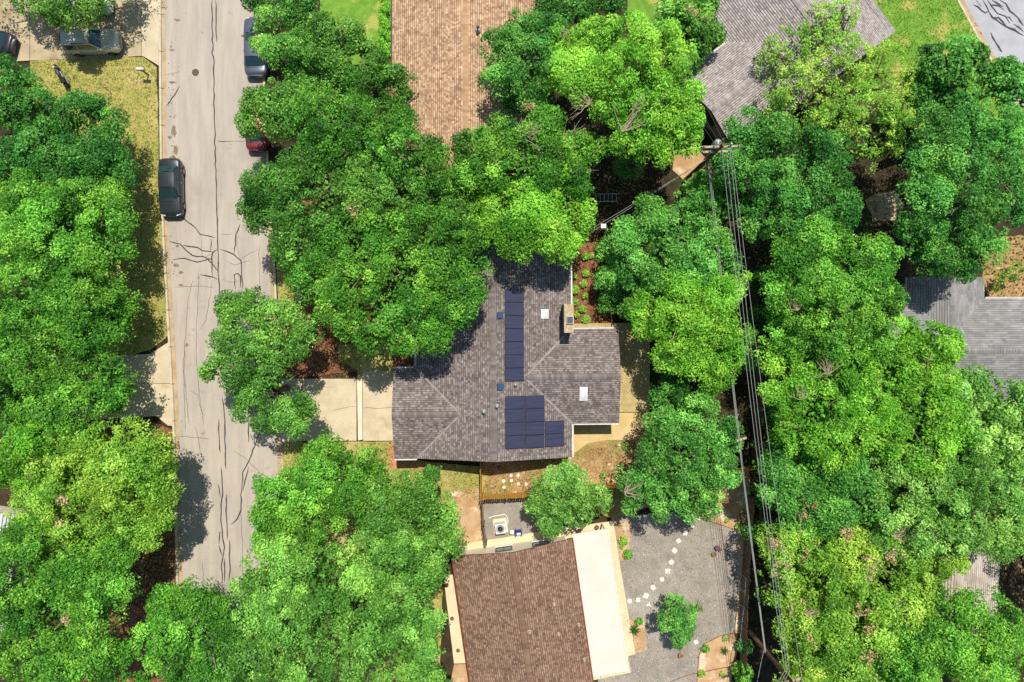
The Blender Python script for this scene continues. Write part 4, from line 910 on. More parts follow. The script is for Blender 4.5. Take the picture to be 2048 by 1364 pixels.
def motorcycle(loc, rz):
    t = tag(empty("motorcycle", loc, rz), "dark motorcycle parked on the grass below the upper left driveway", "motorcycle")
    for y in (-0.72, 0.72):
        Rm = Matrix.Translation((0, y, 0.31)) @ Matrix.Rotation(math.pi / 2, 4, 'Y')
        w = MB().lathe((0, 0, 0), [(0.22, -0.05), (0.29, -0.055), (0.31, 0), (0.29, 0.055), (0.22, 0.05)], 18, Rm).build("wheel", M_black, t, True)
        r = MB().lathe((0, 0, 0), [(0.21, -0.03), (0.21, 0.03)], 16, Rm); r.build("rim", M_chrome, w)
        MB().grid([[(x, y + 0.36 * math.cos(a), 0.31 + 0.36 * math.sin(a)) for x in (-0.08, 0, 0.08)] for a in [0.5 + 0.3 * i for i in range(8)]]).build("fender", M_dkmetal, t)
    MB().tube([(0, -0.6, 0.5), (0, -0.2, 0.45), (0, 0.3, 0.75), (0, 0.5, 0.85)], 0.04, 6).build("frame", M_black, t)
    MB().box((0, 0.0, 0.40), (0.34, 0.5, 0.34)).build("engine", M_metal, t)
    rows = [[(0.17 * math.sin(math.pi * (0.15 + 0.7 * f)) * u, 0.42 - 0.55 * f, 0.78 + 0.10 * (1 - u * u)) for u in (-1, -.6, 0, .6, 1)] for f in [i / 6 for i in range(7)]]
    MB().grid(rows).build("tank", M_dkmetal, t, True)
    rows = [[((0.13 + 0.03 * f) * u, -0.10 - 0.75 * f, 0.74 + 0.05 * f + 0.05 * (1 - u * u)) for u in (-1, -.5, 0, .5, 1)] for f in [i / 5 for i in range(6)]]
    MB().grid(rows).build("seat", M_black, t, True)
    MB().tube([(-0.36, 0.32, 0.98), (-0.2, 0.45, 0.98), (0.2, 0.45, 0.98), (0.36, 0.32, 0.98)], 0.018, 6).build("handlebar", M_chrome, t)
    MB().tube([(0.07, 0.48, 0.95), (0.07, 0.74, 0.31)], 0.025, 6).build("fork", M_chrome, t); MB().tube([(-0.07, 0.48, 0.95), (-0.07, 0.74, 0.31)], 0.025, 6).build("fork", M_chrome, t)
    MB().lathe((0, 0.56, 0.84), [(0.05, -0.06), (0.09, 0.0), (0.08, 0.06)], 12).build("headlamp", M_lens, t); MB().tube([(0.16, 0.1, 0.3), (0.16, -0.8, 0.34)], 0.04, 8).build("exhaust", M_chrome, t)
p = P(131, 156); motorcycle((p.x, p.y, 0.12), math.radians(30))

# ------------------------------------------------------------------ street things
t = tag(empty("mailbox", P(297, 150, 0.12)), "white metal mailbox on a dark post at the verge", "mailbox")
MB().box((0, 0, 0.55), (0.10, 0.10, 1.1)).build("post", M_wood_o, t)
MB().tube([(-0.30, 0, 1.2), (0.30, 0, 1.2)], 0.11, 12).build("box", M_white, t, True); MB().box((0.31, 0, 1.19), (0.02, 0.2, 0.2)).build("door", M_metal, t); MB().box((0.0, 0, 1.08), (0.56, 0.20, 0.04)).build("bracket", M_wood_o, t); MB().box((0.1, -0.12, 1.28), (0.03, 0.015, 0.16)).build("flag", M_red, t)
t = tag(empty("manhole_cover", P(391, 145, 0.02)), "round rusty manhole cover in the upper street", "manhole cover")
MB().lathe((0, 0, 0), [(0.36, 0.0), (0.36, 0.012), (0.31, 0.012), (0.31, 0.006)], 28).build("ring", M_kerb, t); c = MB().lathe((0, 0, 0), [(0.30, 0.004), (0.30, 0.014), (0.0, 0.014)], 28).build("lid", M_iron, t)
m = MB()
for k in range(6): m.box((0, -0.22 + 0.088 * k, 0.018), (2 * math.sqrt(max(0.02, 0.075 - (-0.22 + 0.088 * k) ** 2)), 0.03, 0.008))
m.build("tread", M_tar, c)
t = tag(empty("sapling", P(223, 186, 0.12)), "thin bare sapling on the yellow verge lawn", "sapling")
MB().tube([(0, 0, 0), (0.03, 0.02, 0.7), (0.0, 0.05, 1.3)], [0.03, 0.02, 0.01], 5).build("stem", M_bark, t)
for a in range(5): MB().tube([(0.02, 0.02, 0.6 + 0.12 * a), (0.02 + 0.35 * math.cos(a * 2.1), 0.35 * math.sin(a * 2.1), 0.9 + 0.13 * a)], [0.012, 0.006], 4).build("branch", M_bark, t)

# ------------------------------------------------------------------ fences (every board a part)
bm_cache = {}
def fence(pts, label, mat, h=1.8, bw=0.145, z=0.05, rails=True, gap=0.02, name="fence", face=1, lean=0.0):
    f = tag(empty(name), label, "fence"); r = random.Random(int(abs(pts[0].x) * 10))
    key = (mat.name, h, bw)
    if key not in bm_cache:
        m = MB(); b = bw / 2; m.add([(-b, -.011, 0), (b, -.011, 0), (b, .011, 0), (-b, .011, 0), (-b, -.011, h - .03), (b, -.011, h - .03), (b, .011, h - .03), (-b, .011, h - .03), (-b + .03, -.011, h), (b - .03, -.011, h), (b - .03, .011, h), (-b + .03, .011, h)],
            [(3, 2, 1, 0), (0, 1, 5, 4), (1, 2, 6, 5), (2, 3, 7, 6), (3, 0, 4, 7), (4, 5, 9, 8), (5, 6, 10, 9), (6, 7, 11, 10), (7, 4, 8, 11), (8, 9, 10, 11)]); bm_cache[key] = m.mesh("fence_board", mat)
    for a, b in zip(pts, pts[1:]):
        d = b - a; L = math.hypot(d.x, d.y); d.normalize(); rz = math.atan2(d.y, d.x); n = int(L / (bw + gap)); nv = Vector((-d.y, d.x, 0)) * face
        for k in range(n):
            o = link("fence_board", bm_cache[key], f); q = a + d * (k + 0.5) * L / n; o.location = (q.x, q.y, z + r.uniform(-0.02, 0.02)); o.rotation_euler = (r.gauss(0, 0.012), r.gauss(0, 0.006), rz + r.gauss(0, 0.01))
        np_ = max(1, round(L / 2.4))
        for k in range(np_ + 1):
            q = a + d * (L * k / np_) - nv * 0.075; MB().box((q.x, q.y, z + h * 0.5), (0.09, 0.09, h), rz).build("post", M_wood_o, f)
        if rails:
            for zz in (0.3, h * 0.5, h - 0.25):
                q = (a + b) / 2 - nv * 0.035; MB().box((q.x, q.y, z + zz), (L, 0.04, 0.09), rz).build("rail", mat, f)
    return f
fence([P(966, 988), P(1060, 983), P(1180, 970), P(1250, 962), P(1300, 955)], "golden cedar board fence below the dry back yard", M_wood, z=0.1, face=1)
fence([P(963, 915), P(964, 990)], "cedar fence seen edge on below the main house ridge", M_wood, z=0.1, face=1)
fence([P(965, 994), P(967, 1040), P(972, 1078)], "weathered grey side fence left of the air conditioner", M_wood_o, z=0.1, face=-1)
fence([P(1143, 468), P(1200, 466), P(1270, 464), P(1340, 455)], "weathered brown fence above the mulch bed, half hidden by leaves", M_wood_o, z=0.0)
fence([P(1498, 560), P(1503, 700), P(1506, 850), P(1504, 928)], "long weathered brown fence under the power lines", M_wood_o, z=0.0, face=-1)
fence([P(1452, 942), P(1500, 930)], "short golden cedar fence return under the power lines", M_wood, z=0.05, h=1.6)
fence([P(1494, 990), P(1487, 1090), P(1480, 1200), P(1478, 1300), P(1485, 1420)], "old grey fence along the right side of the gravel yard", M_wood_o, z=0.0, face=-1)
fence([P(1372, 375), P(1425, 290)], "brown fence beside the upper utility pole", M_wood_o, z=0.0)
fence([P(1755, 325), P(1850, 288)], "dark board fence in shade at upper right", M_wood_o, z=0.0)
# wire panels with galvanised posts leaning along the grey fence
wp = tag(empty("wire_trellis"), "wire trellis panels with pale posts beside the grey fence", "trellis")
zt_ = 2.1
tp = [(1492, 1155), (1490, 1185), (1488, 1215), (1484, 1245), (1480, 1285)]
for a, b in tp: MB().tube([P(a - 26, b - 16, 0.0), P(a, b, zt_)], 0.022, 6).build("post", M_metal, wp)
MB().tube([P(a, b, zt_) for a, b in tp], 0.018, 5).build("top_rail", M_metal, wp); MB().tube([P(a - 13, b - 8, 1.05) for a, b in tp], 0.012, 5).build("middle_rail", M_metal, wp)
m = MB()
for (a, b), (c, d) in zip(tp, tp[1:]):
    for k in range(1, 7):
        f = k / 7; m.tube([P(a + (c - a) * f - 26, b + (d - b) * f - 16, 0), P(a + (c - a) * f, b + (d - b) * f, zt_)], 0.004, 3)
m.build("wire_mesh", M_metal, wp)

# ------------------------------------------------------------------ utility poles and lines
def pole(base, h, label, arms, transformer=True):
    b = P(*base); t = tag(empty("utility_pole", b), label, "utility pole")
    MB().tube([(0, 0, 0), (0, 0, h * .5), (0, 0, h)], [0.17, 0.15, 0.12], 10).build("shaft", M_pole, t, True)
    for z, L, a in arms:
        ar = MB().box((0, 0, z), (L, 0.14, 0.14), a).build("crossarm", M_twig, t); d = Vector((math.cos(a), math.sin(a), 0))
        for k in (-0.46, -0.2, 0.2, 0.46):
            q = d * (k * L); MB().lathe((q.x, q.y, z + 0.06), [(0.03, 0), (0.06, 0.05), (0.04, 0.08), (0.06, 0.12), (0.03, 0.17)], 10).build("insulator", M_metal, ar, True)
        for sx in (-1, 1): MB().tube([d * (sx * L * 0.3) + Vector((0, 0, z)), Vector((0, 0, z - 0.6))], 0.018, 5).build("brace", M_metal, ar)
    if transformer:
        tr = MB().lathe((-0.05, 0.42, h - 1.9), [(0.22, 0), (0.25, 0.05), (0.25, 0.85), (0.22, 0.92), (0.1, 0.96)], 18).build("transformer", M_metal, t, True)
        for k in (-0.1, 0.1): MB().lathe((-0.05 + k, 0.42, h - 0.96), [(0.03, 0), (0.05, 0.08), (0.03, 0.2)], 8).build("bushing", M_clay, tr)
        MB().box((-0.03, 0.22, h - 1.4), (0.1, 0.2, 0.5)).build("bracket", M_dkmetal, tr)
        MB().lathe((0.62, 0.12, h - 0.75), [(0.05, 0), (0.09, 0.1), (0.09, 0.4), (0.04, 0.5)], 10).build("cutout", M_metal, t)
        MB().tube([(0.3, -0.3, h - 1.0), (0.5, -0.6, h - 1.5), (0.42, -0.9, h - 1.9), (0.2, -0.95, h - 2.1)], 0.018, 5).build("jumper_wire", M_wire, t)
        MB().tube([(-0.1, 0.3, h - 2.1), (-0.25, 0.1, h - 2.7), (-0.15, -0.05, h - 3.3)], 0.018, 5).build("jumper_wire", M_wire, t)
    return b
p1 = pole((1368, 362), 10.3, "timber utility pole with grey transformer, upper right of centre", [(9.7, 2.5, 0.03), (8.5, 2.0, 0.03)])
p2 = pole((1486, 1246), 10.6, "brown timber utility pole at the lower right corner of the gravel yard", [(9.4, 1.6, 0.3)], False)
def wire(a, b, sag, label, r=0.014, mat=None, ext=None):
    pts = [a.lerp(b, i / 24) - Vector((0, 0, sag * 4 * (i / 24) * (1 - i / 24))) for i in range(25)]
    tag(MB().tube(pts, r, 5).build("power_line", mat or M_wire), label, "power line", "overhead lines")
q1 = P(1447, 300, 9.8); q2 = P(1574, 1342, 9.3)
for k, nm in enumerate(("left", "middle", "right")):
    wire(q1 + Vector((-0.10 + 0.27 * k, 0, 0)), q2 + Vector((-0.16 + 0.16 * k, 0, 0)), 0.35, f"{nm} line of the three close power lines right of centre")
    wire(q1 + Vector((-0.3 + 0.3 * k, 0, 0)), P(1215 + 38 * k, -60, 9.9), 0.3, f"{nm} power line of three leading up from the utility pole to the top", 0.008, M_wire_d)
    wire(q2 + Vector((-0.16 + 0.16 * k, 0, 0)), P(1500 + 14 * k, 1480, 9.0), 0.2, f"{nm} power line of three leading down from the lower pole")
wire(P(1463, 292, 9.8), P(1607, 1380, 9.5), 0.35, "single power line right of the three close lines")
a6, b6 = P(1415, 318, 6.6), P(1530, 1306, 5.6)
for k, nm in enumerate(("left", "middle", "right")):
    wire(a6 + Vector((0.16 * k, 0, -0.25 * k)), b6 + Vector((0.10 * k, 0, -0.2 * k)), 0.4, f"{nm} one of the low cables left of the power lines", 0.018)
wire(P(1528, 1300, 5.6), P(1500, 1460, 5.2), 0.2, "low cable running down from the lower pole", 0.018)
for k, nm in enumerate(("upper", "lower")):
    wire(P(1413, 318, 6.4 + 0.3 * k), Vector((4.2, 7.4 - 0.3 * k, 3.6)), 0.5, f"{nm} service cable from the utility pole to the main house", 0.015)
# ------------------------------------------------------------------ yard things
t = tag(empty("air_conditioner", P(1001, 1052, 0.1), math.radians(8)), "white air conditioner unit with round fan on the gravel", "air conditioner")
MB().box((0.0, 0.05, 0.04), (1.1, 1.15, 0.10)).build("pad", M_drive_strip, t); MB().box((0, 0, 0.47), (0.78, 0.78, 0.76)).build("housing", M_white, t)
fr = MB().lathe((0, 0, 0.85), [(0.33, 0.0), (0.33, 0.03), (0.29, 0.03), (0.29, 0.008)], 26).build("fan_ring", M_metal, t); MB().lathe((0, 0, 0.85), [(0.29, 0.002), (0.29, 0.007), (0.0, 0.007)], 24).build("fan_well", M_black, fr)
for k in range(4):
    a = k * math.pi / 2; MB().add([(0.05 * math.cos(a), 0.05 * math.sin(a), .862), (0.27 * math.cos(a - .3), 0.27 * math.sin(a - .3), .858), (0.27 * math.cos(a + .35), 0.27 * math.sin(a + .35), .872)], [(0, 1, 2)]).build("fan_blade", M_metal, t)
m = MB()
for k in range(4): m.lathe((0, 0, 0.885), [(0.06 + 0.065 * k, 0), (0.066 + 0.065 * k, 0.004)], 22)
for k in range(4): m.box((0, 0, 0.887), (0.6, 0.008, 0.006), k * math.pi / 4)
m.build("grille", M_metal, t)
t = tag(empty("edging_rail", P(991, 1042, 0.1)), "white pipe frame round the air conditioner pad", "pipe"); MB().tube([(-0.55, 0.25, 0.1), (-0.1, 0.42, 0.1), (0.75, 0.55, 0.1), (0.98, 0.3, 0.1), (1.0, -0.2, 0.1)], 0.05, 8).build("pipe", M_white, t)
t = tag(empty("bucket", P(1024, 1062, 0.1)), "round white bucket lid beside the air conditioner", "bucket"); MB().lathe((0, 0, 0), [(0.13, 0), (0.16, 0.34), (0.17, 0.34), (0.17, 0.37), (0.02, 0.375)], 18).build("tub", M_white, t); MB().lathe((0, 0, 0), [(0.175, 0.33), (0.18, 0.345), (0.175, 0.36)], 18).build("rim", M_stone_w, t)
t = tag(empty("chair", P(1037, 1062, 0.1), math.radians(186)), "blue chair on the gravel right of the air conditioner", "chair")
MB().box((0, 0, 0.42), (0.48, 0.46, 0.04)).build("seat", M_blue, t); MB().box((0, -0.24, 0.68), (0.46, 0.04, 0.42)).build("backrest", M_blue, t); MB().box((0, 0.12, 0.446), (0.3, 0.2, 0.01)).build("towel", M_white, t)
for sx in (-1, 1):
    for y in (-0.24, 0.22): MB().tube([(sx * 0.24, y, 0), (sx * 0.24, y, 0.62)], 0.018, 6).build("leg", M_dkmetal, t)
    MB().tube([(sx * 0.25, -0.25, 0.62), (sx * 0.25, 0.28, 0.62)], 0.022, 6).build("armrest", M_blue, t)

def stone(px, py, r, seed, label, group, z=0.10, mat=None, nv=5, irr=0.25, th=0.05):
    rr = random.Random(seed); a0 = rr.random() * 3; p = P(px, py, z); m = MB()
    pts = [(r * rr.uniform(1 - irr, 1 + irr) * math.cos(a0 + 2 * math.pi * k / nv), r * rr.uniform(1 - irr, 1 + irr) * math.sin(a0 + 2 * math.pi * k / nv)) for k in range(nv)]
    n = nv; vs = [(x, y, 0) for x, y in pts] + [(x, y, th - .012) for x, y in pts] + [(x * .95, y * .95, th) for x, y in pts]
    m.add(vs, [tuple(range(2 * n, 3 * n))] + [(i, (i + 1) % n, n + (i + 1) % n, n + i) for i in range(n)] + [(n + i, n + (i + 1) % n, 2 * n + (i + 1) % n, 2 * n + i) for i in range(n)])
    o = m.build("stepping_stone", mat or M_stone_w); o.location = (p.x, p.y, z - 0.01); tag(o, label, "stepping stone", group)
st = [(1259, 1202), (1276, 1199), (1292, 1192), (1306, 1175), (1324, 1159), (1335, 1142), (1343, 1124), (1349, 1101), (1357, 1082), (1370, 1066), (1384, 1051), (1398, 1036)]
for i, (a, b) in enumerate(st): stone(a, b, 0.24 + 0.04 * (i in (2, 5, 7)), i + 3, f"{ords[i]} white stepping stone along the curved path, counting from the patio cover", "white stepping stones in the gravel yard", nv=4 + (i % 3 == 0), irr=0.16)
stone(1297, 1209, 0.27, 40, "triangular white stepping stone lying below the curved path", "white stepping stones in the gravel yard", nv=3, irr=0.1)
stone(1392, 1284, 0.24, 41, "white stepping stone at the lower right beyond the small tree", "white stepping stones in the gravel yard", nv=4, irr=0.08)
for i, (a, b, nm) in enumerate([(1022, 951, "upper left"), (1036, 950, "upper right"), (1023, 961, "middle"), (1007, 962, "left"), (1008, 974, "lower left"), (1037, 968, "right"), (1052, 968, "far right")]):
    stone(a, b, 0.14, 60 + i, f"{nm} round white paver in the dry back yard", "round white pavers in the back yard", z=0.12, nv=12, irr=0.05, th=0.04)
for i, (a, b, nm) in enumerate([(893, 1171, "upper"), (904, 1237, "middle"), (916, 1301, "lower")]):
    t = tag(empty("drain_disc", P(a, b, 0.145)), f"{nm} rust brown round disc on the left walk", "paver", "rust discs on the walk"); MB().lathe((0, 0, 0), [(0.15, 0), (0.15, 0.018), (0.14, 0.03), (0.0, 0.03)], 20).build("disc", M_rust, t); MB().lathe((0, 0, 0), [(0.16, 0), (0.165, 0.012), (0.15, 0.014)], 20).build("rim", M_iron, t)
t = tag(empty("knob", P(900, 1248, 0.145)), "small pale pipe cap on the left walk", "pipe cap"); MB().lathe((0, 0, 0), [(0.07, 0), (0.09, 0.06), (0.05, 0.10)], 14).build("cap", M_metal, t); MB().lathe((0, 0, 0), [(0.11, 0), (0.11, 0.012)], 14).build("flange", M_walk, t)
def pot(px, py, r, h, mat, label, z=0.1):
    t = tag(empty("pot", P(px, py, z)), label, "pot", "garden pots"); MB().lathe((0, 0, 0), [(r * .7, 0), (r * .95, h * .8), (r * 1.05, h * .85), (r * 1.05, h), (r * .88, h), (r * .85, h * .85), (0, h * .85)], 20).build("bowl", mat, t); MB().lathe((0, 0, h * .8), [(r * .84, 0), (r * .84, 0.06), (0, 0.07)], 18).build("soil", M_mulch, t); return t
pot(1361, 1308, 0.21, 0.36, M_clay, "round clay pot with dark soil below the small tree"); pot(1433, 1094, 0.19, 0.34, M_purple, "purple glazed pot on the gravel yard"); pot(1427, 1107, 0.19, 0.25, M_limepot, "lime green pot just below the purple pot"); pot(1439, 1098, 0.13, 0.22, M_limepot, "small lime green pot right of the purple pot")
pot(1157, 1062, 0.18, 0.3, M_dkmetal, "dark round pot under the small tree beside the cream patio cover", 0.14); pot(1193, 1053, 0.16, 0.3, M_rust, "brown round pot at the corner of the cream patio cover", 0.14)
t = tag(empty("plant_stand", P(1396, 1208, 0.1)), "tripod plant stand on the gravel right of the small tree", "plant stand")
for a in range(3): MB().tube([(0.35 * math.cos(a * 2.1 + 1.57), 0.35 * math.sin(a * 2.1 + 1.57), 0), (0, -0.1, 1.3)], 0.018, 5).build("leg", M_wood_o, t)
# metal frame lying in the dark gap
t = tag(empty("metal_frame", P(1212, 396, 0.55), 0.02), "grey metal ladder frame in the dark gap between the trees", "frame")
for s in (-0.3, 0.3): MB().box((0, s, 0.1), (1.9, 0.06, 0.06)).build("rail", M_metal, t)
for k in range(6): MB().box((-0.8 + 0.32 * k, 0, 0.1), (0.05, 0.54, 0.05)).build("rung", M_metal, t)
for sx in (-0.9, 0.9):
    for s in (-0.3, 0.3): MB().box((sx, s, -0.24), (0.06, 0.06, 0.62)).build("leg", M_metal, t)
t = tag(empty("meter_box", P(1203, 462, 0.0)), "pale utility box at the fence above the mulch bed", "utility box"); MB().box((0, 0.2, 0.6), (0.36, 0.3, 1.2)).build("cabinet", M_clay, t); MB().box((0, 0.2, 1.22), (0.4, 0.34, 0.05)).build("lid", M_metal, t)
# ------------------------------------------------------------------ trees and plants
def leaf_mat(name, dark, mid, light, tr=0.35, alt=None):
    """leaf colour: per-leaf ramp, drifting towards a second tone across the crown"""
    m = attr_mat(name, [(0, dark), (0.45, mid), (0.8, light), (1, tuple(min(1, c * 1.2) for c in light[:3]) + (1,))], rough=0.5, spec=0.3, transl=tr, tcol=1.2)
    N, L = m.node_tree.nodes, m.node_tree.links; ramp = next(n for n in N if n.type == 'VALTORGB')
    g = N.new("ShaderNodeNewGeometry"); no = N.new("ShaderNodeTexNoise"); no.inputs["Scale"].default_value = 0.33; no.inputs["Detail"].default_value = 3.0; L.new(g.outputs["Position"], no.inputs["Vector"])
    mr = N.new("ShaderNodeMapRange"); mr.inputs["From Min"].default_value = 0.38; mr.inputs["From Max"].default_value = 0.64; L.new(no.outputs["Fac"], mr.inputs["Value"])
    mx = N.new("ShaderNodeMix"); mx.data_type = 'RGBA'; mx.blend_type = 'MULTIPLY'; L.new(mr.outputs["Result"], mx.inputs[0]); mx.inputs[7].default_value = alt or (1.25, 1.02, 1.0, 1)
    tos = [l.to_socket for l in ramp.outputs["Color"].links]; L.new(ramp.outputs["Color"], mx.inputs[6])
    for s in tos: L.new(mx.outputs[2], s)
    return m
LM = {
 'green':  leaf_mat("leaves_green",  C(36, 82, 24, 1.1), C(76, 140, 42, 1.5), C(128, 186, 74, 1.68), alt=(1.35, 1.04, 1.0, 1)),
 'deep':   leaf_mat("leaves_deep",   C(28, 72, 28, 1.1), C(58, 122, 46, 1.5), C(104, 168, 76, 1.68), alt=(1.4, 1.06, 1.0, 1)),
 'bright': leaf_mat("leaves_bright", C(48, 98, 22, 1.1), C(94, 158, 42, 1.5), C(146, 200, 76, 1.62), alt=(1.25, 1.0, 1.0, 1)),
 'yellow': leaf_mat("leaves_yellow", C(60, 104, 28, 1.1), C(108, 160, 50, 1.5), C(162, 200, 90, 1.59), alt=(1.28, 1.02, 1.0, 1)),
 'olive':  leaf_mat("leaves_olive",  C(42, 86, 28, 1.1), C(82, 138, 50, 1.5), C(134, 184, 86, 1.68), alt=(1.22, 1.04, 1.0, 1)),
 'pale':   leaf_mat("leaves_pale",   C(56, 102, 36, 1.1), C(100, 154, 62, 1.5), C(156, 198, 106, 1.59), alt=(1.2, 1.02, 1.0, 1)),
 'mint':   leaf_mat("leaves_mint",   C(38, 86, 32, 1.1), C(78, 144, 56, 1.5), C(130, 190, 94, 1.68), alt=(1.3, 1.04, 1.0, 1)),
}
M_dead = attr_mat("dead_leaves", [(0, C(120, 104, 66, 1.1)), (0.5, C(178, 152, 108, 1.2)), (1, C(214, 194, 156, 1.25))], rough=0.9, transl=0.2)

def tuft_leaves(c, axis, rt, dens, leaf, flat=0.75, w=None):
    """leaves of many tufts at once: c (n,3) centres, axis (n,3), rt (n,)"""
    cnt = np.maximum(5, (dens * 2 * np.pi * rt ** 2 * (1.0 if w is None else w)).astype(int)); idx = np.repeat(np.arange(len(c)), cnt); n = len(idx)
    d = unit(rng.normal(size=(n, 3))); a = axis[idx]; dp = np.sum(d * a, axis=1, keepdims=True)
    d = np.where(dp < -0.25, d - 2 * dp * a, d)
    rad = (rng.random(n) ** 0.45)[:, None] * rt[idx][:, None]
    off = d * rad; off -= a * np.sum(off * a, axis=1, keepdims=True) * (1 - flat)
    pos = c[idx] + off
    keep = rng.random(n) > 0.0
    nrm = unit(d * 0.55 + np.array([0, 0, 0.5]) + rng.normal(size=(n, 3)) * 0.5)
    L = leaf * rng.uniform(0.7, 1.35, n); V = leaf_quads(pos, nrm, L, L * rng.uniform(0.42, 0.62, n), 0.08, 0.12)
    return V, idx

NT = [0]
HK = np.random.default_rng(77).normal(size=(5, 4)) * np.array([1.5, 1.5, 0.8, 3.0])
def tree(label, sp, htop, lobes, dens=1.0, leaf=0.172, group=None, name="tree", dead=(), bare=(), drop=0.30, twigs=2, trunk=0.22, base=None, spacing=0.84, tuft=(0.30, 0.95), bias=0.0, cat="tree", sparse=0.06, seed=None, hbase=None, grow=1.0):
    global rng
    rng = np.random.default_rng(1000 + NT[0] if seed is None else seed); NT[0] += 1
    lb = np.array(lobes, float); cpx = np.average(lb[:, :2], axis=0, weights=lb[:, 2]); ext = max(20.0, np.max(np.hypot(*(lb[:, :2] - cpx).T)))
    Ls = []
    for x, y, r in lobes:
        q = math.hypot(x - cpx[0], y - cpx[1]) / ext; zt = htop * (1 - drop * q ** 1.6) + rng.normal(0, 0.035) * htop
        rm = 1.05 * grow * r * (CAMH - zt) / FPX; rz = min(rm * 0.85, zt * 0.42); p = P(x, y, zt - rz * 0.55); Ls.append((p.x, p.y, zt - rz, rm, rm, rz))
    Ls = np.array(Ls); wx = np.average(Ls[:, :2], axis=0, weights=Ls[:, 3]) if base is None else np.array(P(*base)[:2])
    C_, A_, R_, T_, W_ = [], [], [], [], []
    for li, (x, y, z, rx, ry, rz) in enumerate(Ls):
        n = max(8, int(8.2 * rx * (rx * 0.5 + rz * 0.5) / spacing ** 2 * 0.95)); i = np.arange(n) + 0.5
        cz = 1 - 1.42 * i / n; ph = np.pi * (1 + 5 ** 0.5) * i + rng.random() * 6.28
        sr = np.sqrt(np.clip(1 - cz ** 2, 0, 1)); d = np.column_stack([sr * np.cos(ph), sr * np.sin(ph), cz]) + rng.normal(0, 0.13, (n, 3)); d = unit(d)
        k1, k2 = rng.normal(size=3) * 2.0, rng.normal(size=3) * 3.6; wv = 1 + 0.17 * np.sin(d @ k1 + rng.random() * 6) + 0.13 * np.sin(d @ k2 + rng.random() * 6)
        rt = rng.uniform(*tuft, n) * (0.75 if rx < 1.0 else 1.0)
        s = np.clip(wv - 0.62 * rt / max(rx, 0.5) + rng.normal(0, 0.05, n), 0.25, 1.2)
        pos = np.array([x, y, z]) + d * np.array([rx, ry, rz]) * s[:, None]
        keep = rng.random(n) > sparse
        hole = np.zeros(n)
        for hk in HK: hole += np.sin(pos @ hk[:3] + hk[3])
        keep &= hole > -1.3 - 0.6 * (1 - min(1, sparse * 10))
        for lj, o in enumerate(Ls):
            if lj != li:
                e = np.sum(((pos - o[:3]) / (o[3:] + 0.05)) ** 2, axis=1); keep &= ~((e < 0.55))
        ax = unit(d * 0.7 + np.array([0, 0, 0.65]))
        lt = rng.normal(0, 0.07)
        off_ = abs(x) > 39.5 * (CAMH - z) / 52 or abs(y) > 27.5 * (CAMH - z) / 52; W_.append(np.where(d[:, 2] < 0.12, 0.38, 1.0)[keep] * (0.4 if off_ else 1.0)); C_.append(pos[keep]); A_.append(ax[keep]); R_.append(rt[keep]); T_.append(np.clip(0.47 + bias + lt + rng.normal(0, 0.13, n)[keep], 0.05, 0.95))
    Cc = np.concatenate(C_); Aa = np.concatenate(A_); Rr = np.concatenate(R_); Tt = np.concatenate(T_); Ww = np.concatenate(W_)
    V, idx = tuft_leaves(Cc, Aa, Rr, 66 * dens, leaf, w=Ww); tint = Tt[idx] + rng.normal(0, 0.13, len(idx))
    # interior leaves that close the crown, tinted darker for the shade inside
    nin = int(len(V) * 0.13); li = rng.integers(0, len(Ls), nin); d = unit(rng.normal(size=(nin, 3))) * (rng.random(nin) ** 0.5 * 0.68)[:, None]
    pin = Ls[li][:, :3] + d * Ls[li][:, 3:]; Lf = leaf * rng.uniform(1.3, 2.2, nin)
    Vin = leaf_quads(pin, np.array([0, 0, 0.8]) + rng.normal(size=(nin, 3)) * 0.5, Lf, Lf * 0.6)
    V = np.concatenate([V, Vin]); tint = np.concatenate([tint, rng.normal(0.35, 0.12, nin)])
    b = Vector((wx[0], wx[1], 0)); t = tag(empty(name, b), label, cat, group); off = np.array([b.x, b.y, 0])
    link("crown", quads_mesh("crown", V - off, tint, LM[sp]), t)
    # trunk, limbs and twigs
    m = MB(); zb = (hbase if hbase is not None else np.min(Ls[:, 2] - Ls[:, 5])); zf = max(0.5, min(zb * 0.8, htop * 0.35)); r0 = trunk * (htop / 8) ** 0.8
    lean = Vector((rng.normal(0, 0.15), rng.normal(0, 0.15), 0))
    m.tube([(0, 0, -0.05), (lean.x * .4, lean.y * .4, zf * 0.5), (lean.x, lean.y, zf)], [r0 * 1.35, r0, r0 * 0.85], 8)
    tw = MB()
    for x, y, z, rx, ry, rz in Ls:
        e = Vector((x - b.x, y - b.y, z + rz * 0.25)); a = Vector((lean.x, lean.y, zf)); mid = a.lerp(e, 0.5) + Vector((rng.normal(0, 0.25), rng.normal(0, 0.25), rng.uniform(0.1, 0.5)))
        rr = r0 * 0.42; m.tube([a, mid, e], [r0 * 0.6, rr, rr * 0.45], 6)
        for k in range(twigs):
            an = rng.random() * 6.28; el = rng.uniform(0.25, 0.95); q = Vector((math.cos(an) * rx * (1 - el * .5), math.sin(an) * ry * (1 - el * .5), rz * el)) * rng.uniform(0.7, 0.99); s = mid.lerp(e, rng.uniform(0.4, 1.0)); g_ = s.lerp(e + q, 0.55) + Vector((0, 0, rng.uniform(-.15, .2)))
            tw.tube([s, g_, e + q], [0.04, 0.026, 0.009], 4, cap=False)
            f = e + q; 
            for _ in range(1): tw.tube([g_.lerp(f, rng.uniform(.2, .8)), f + Vector((rng.normal(0, .45), rng.normal(0, .45), rng.normal(0, .12)))], [0.014, 0.006], 3, cap=False)
    m.build("trunk", M_bark, t)
    if tw.v: tag(tw.build("twigs", M_twig if NT[0] % 2 else M_bark, t), kind="stuff")
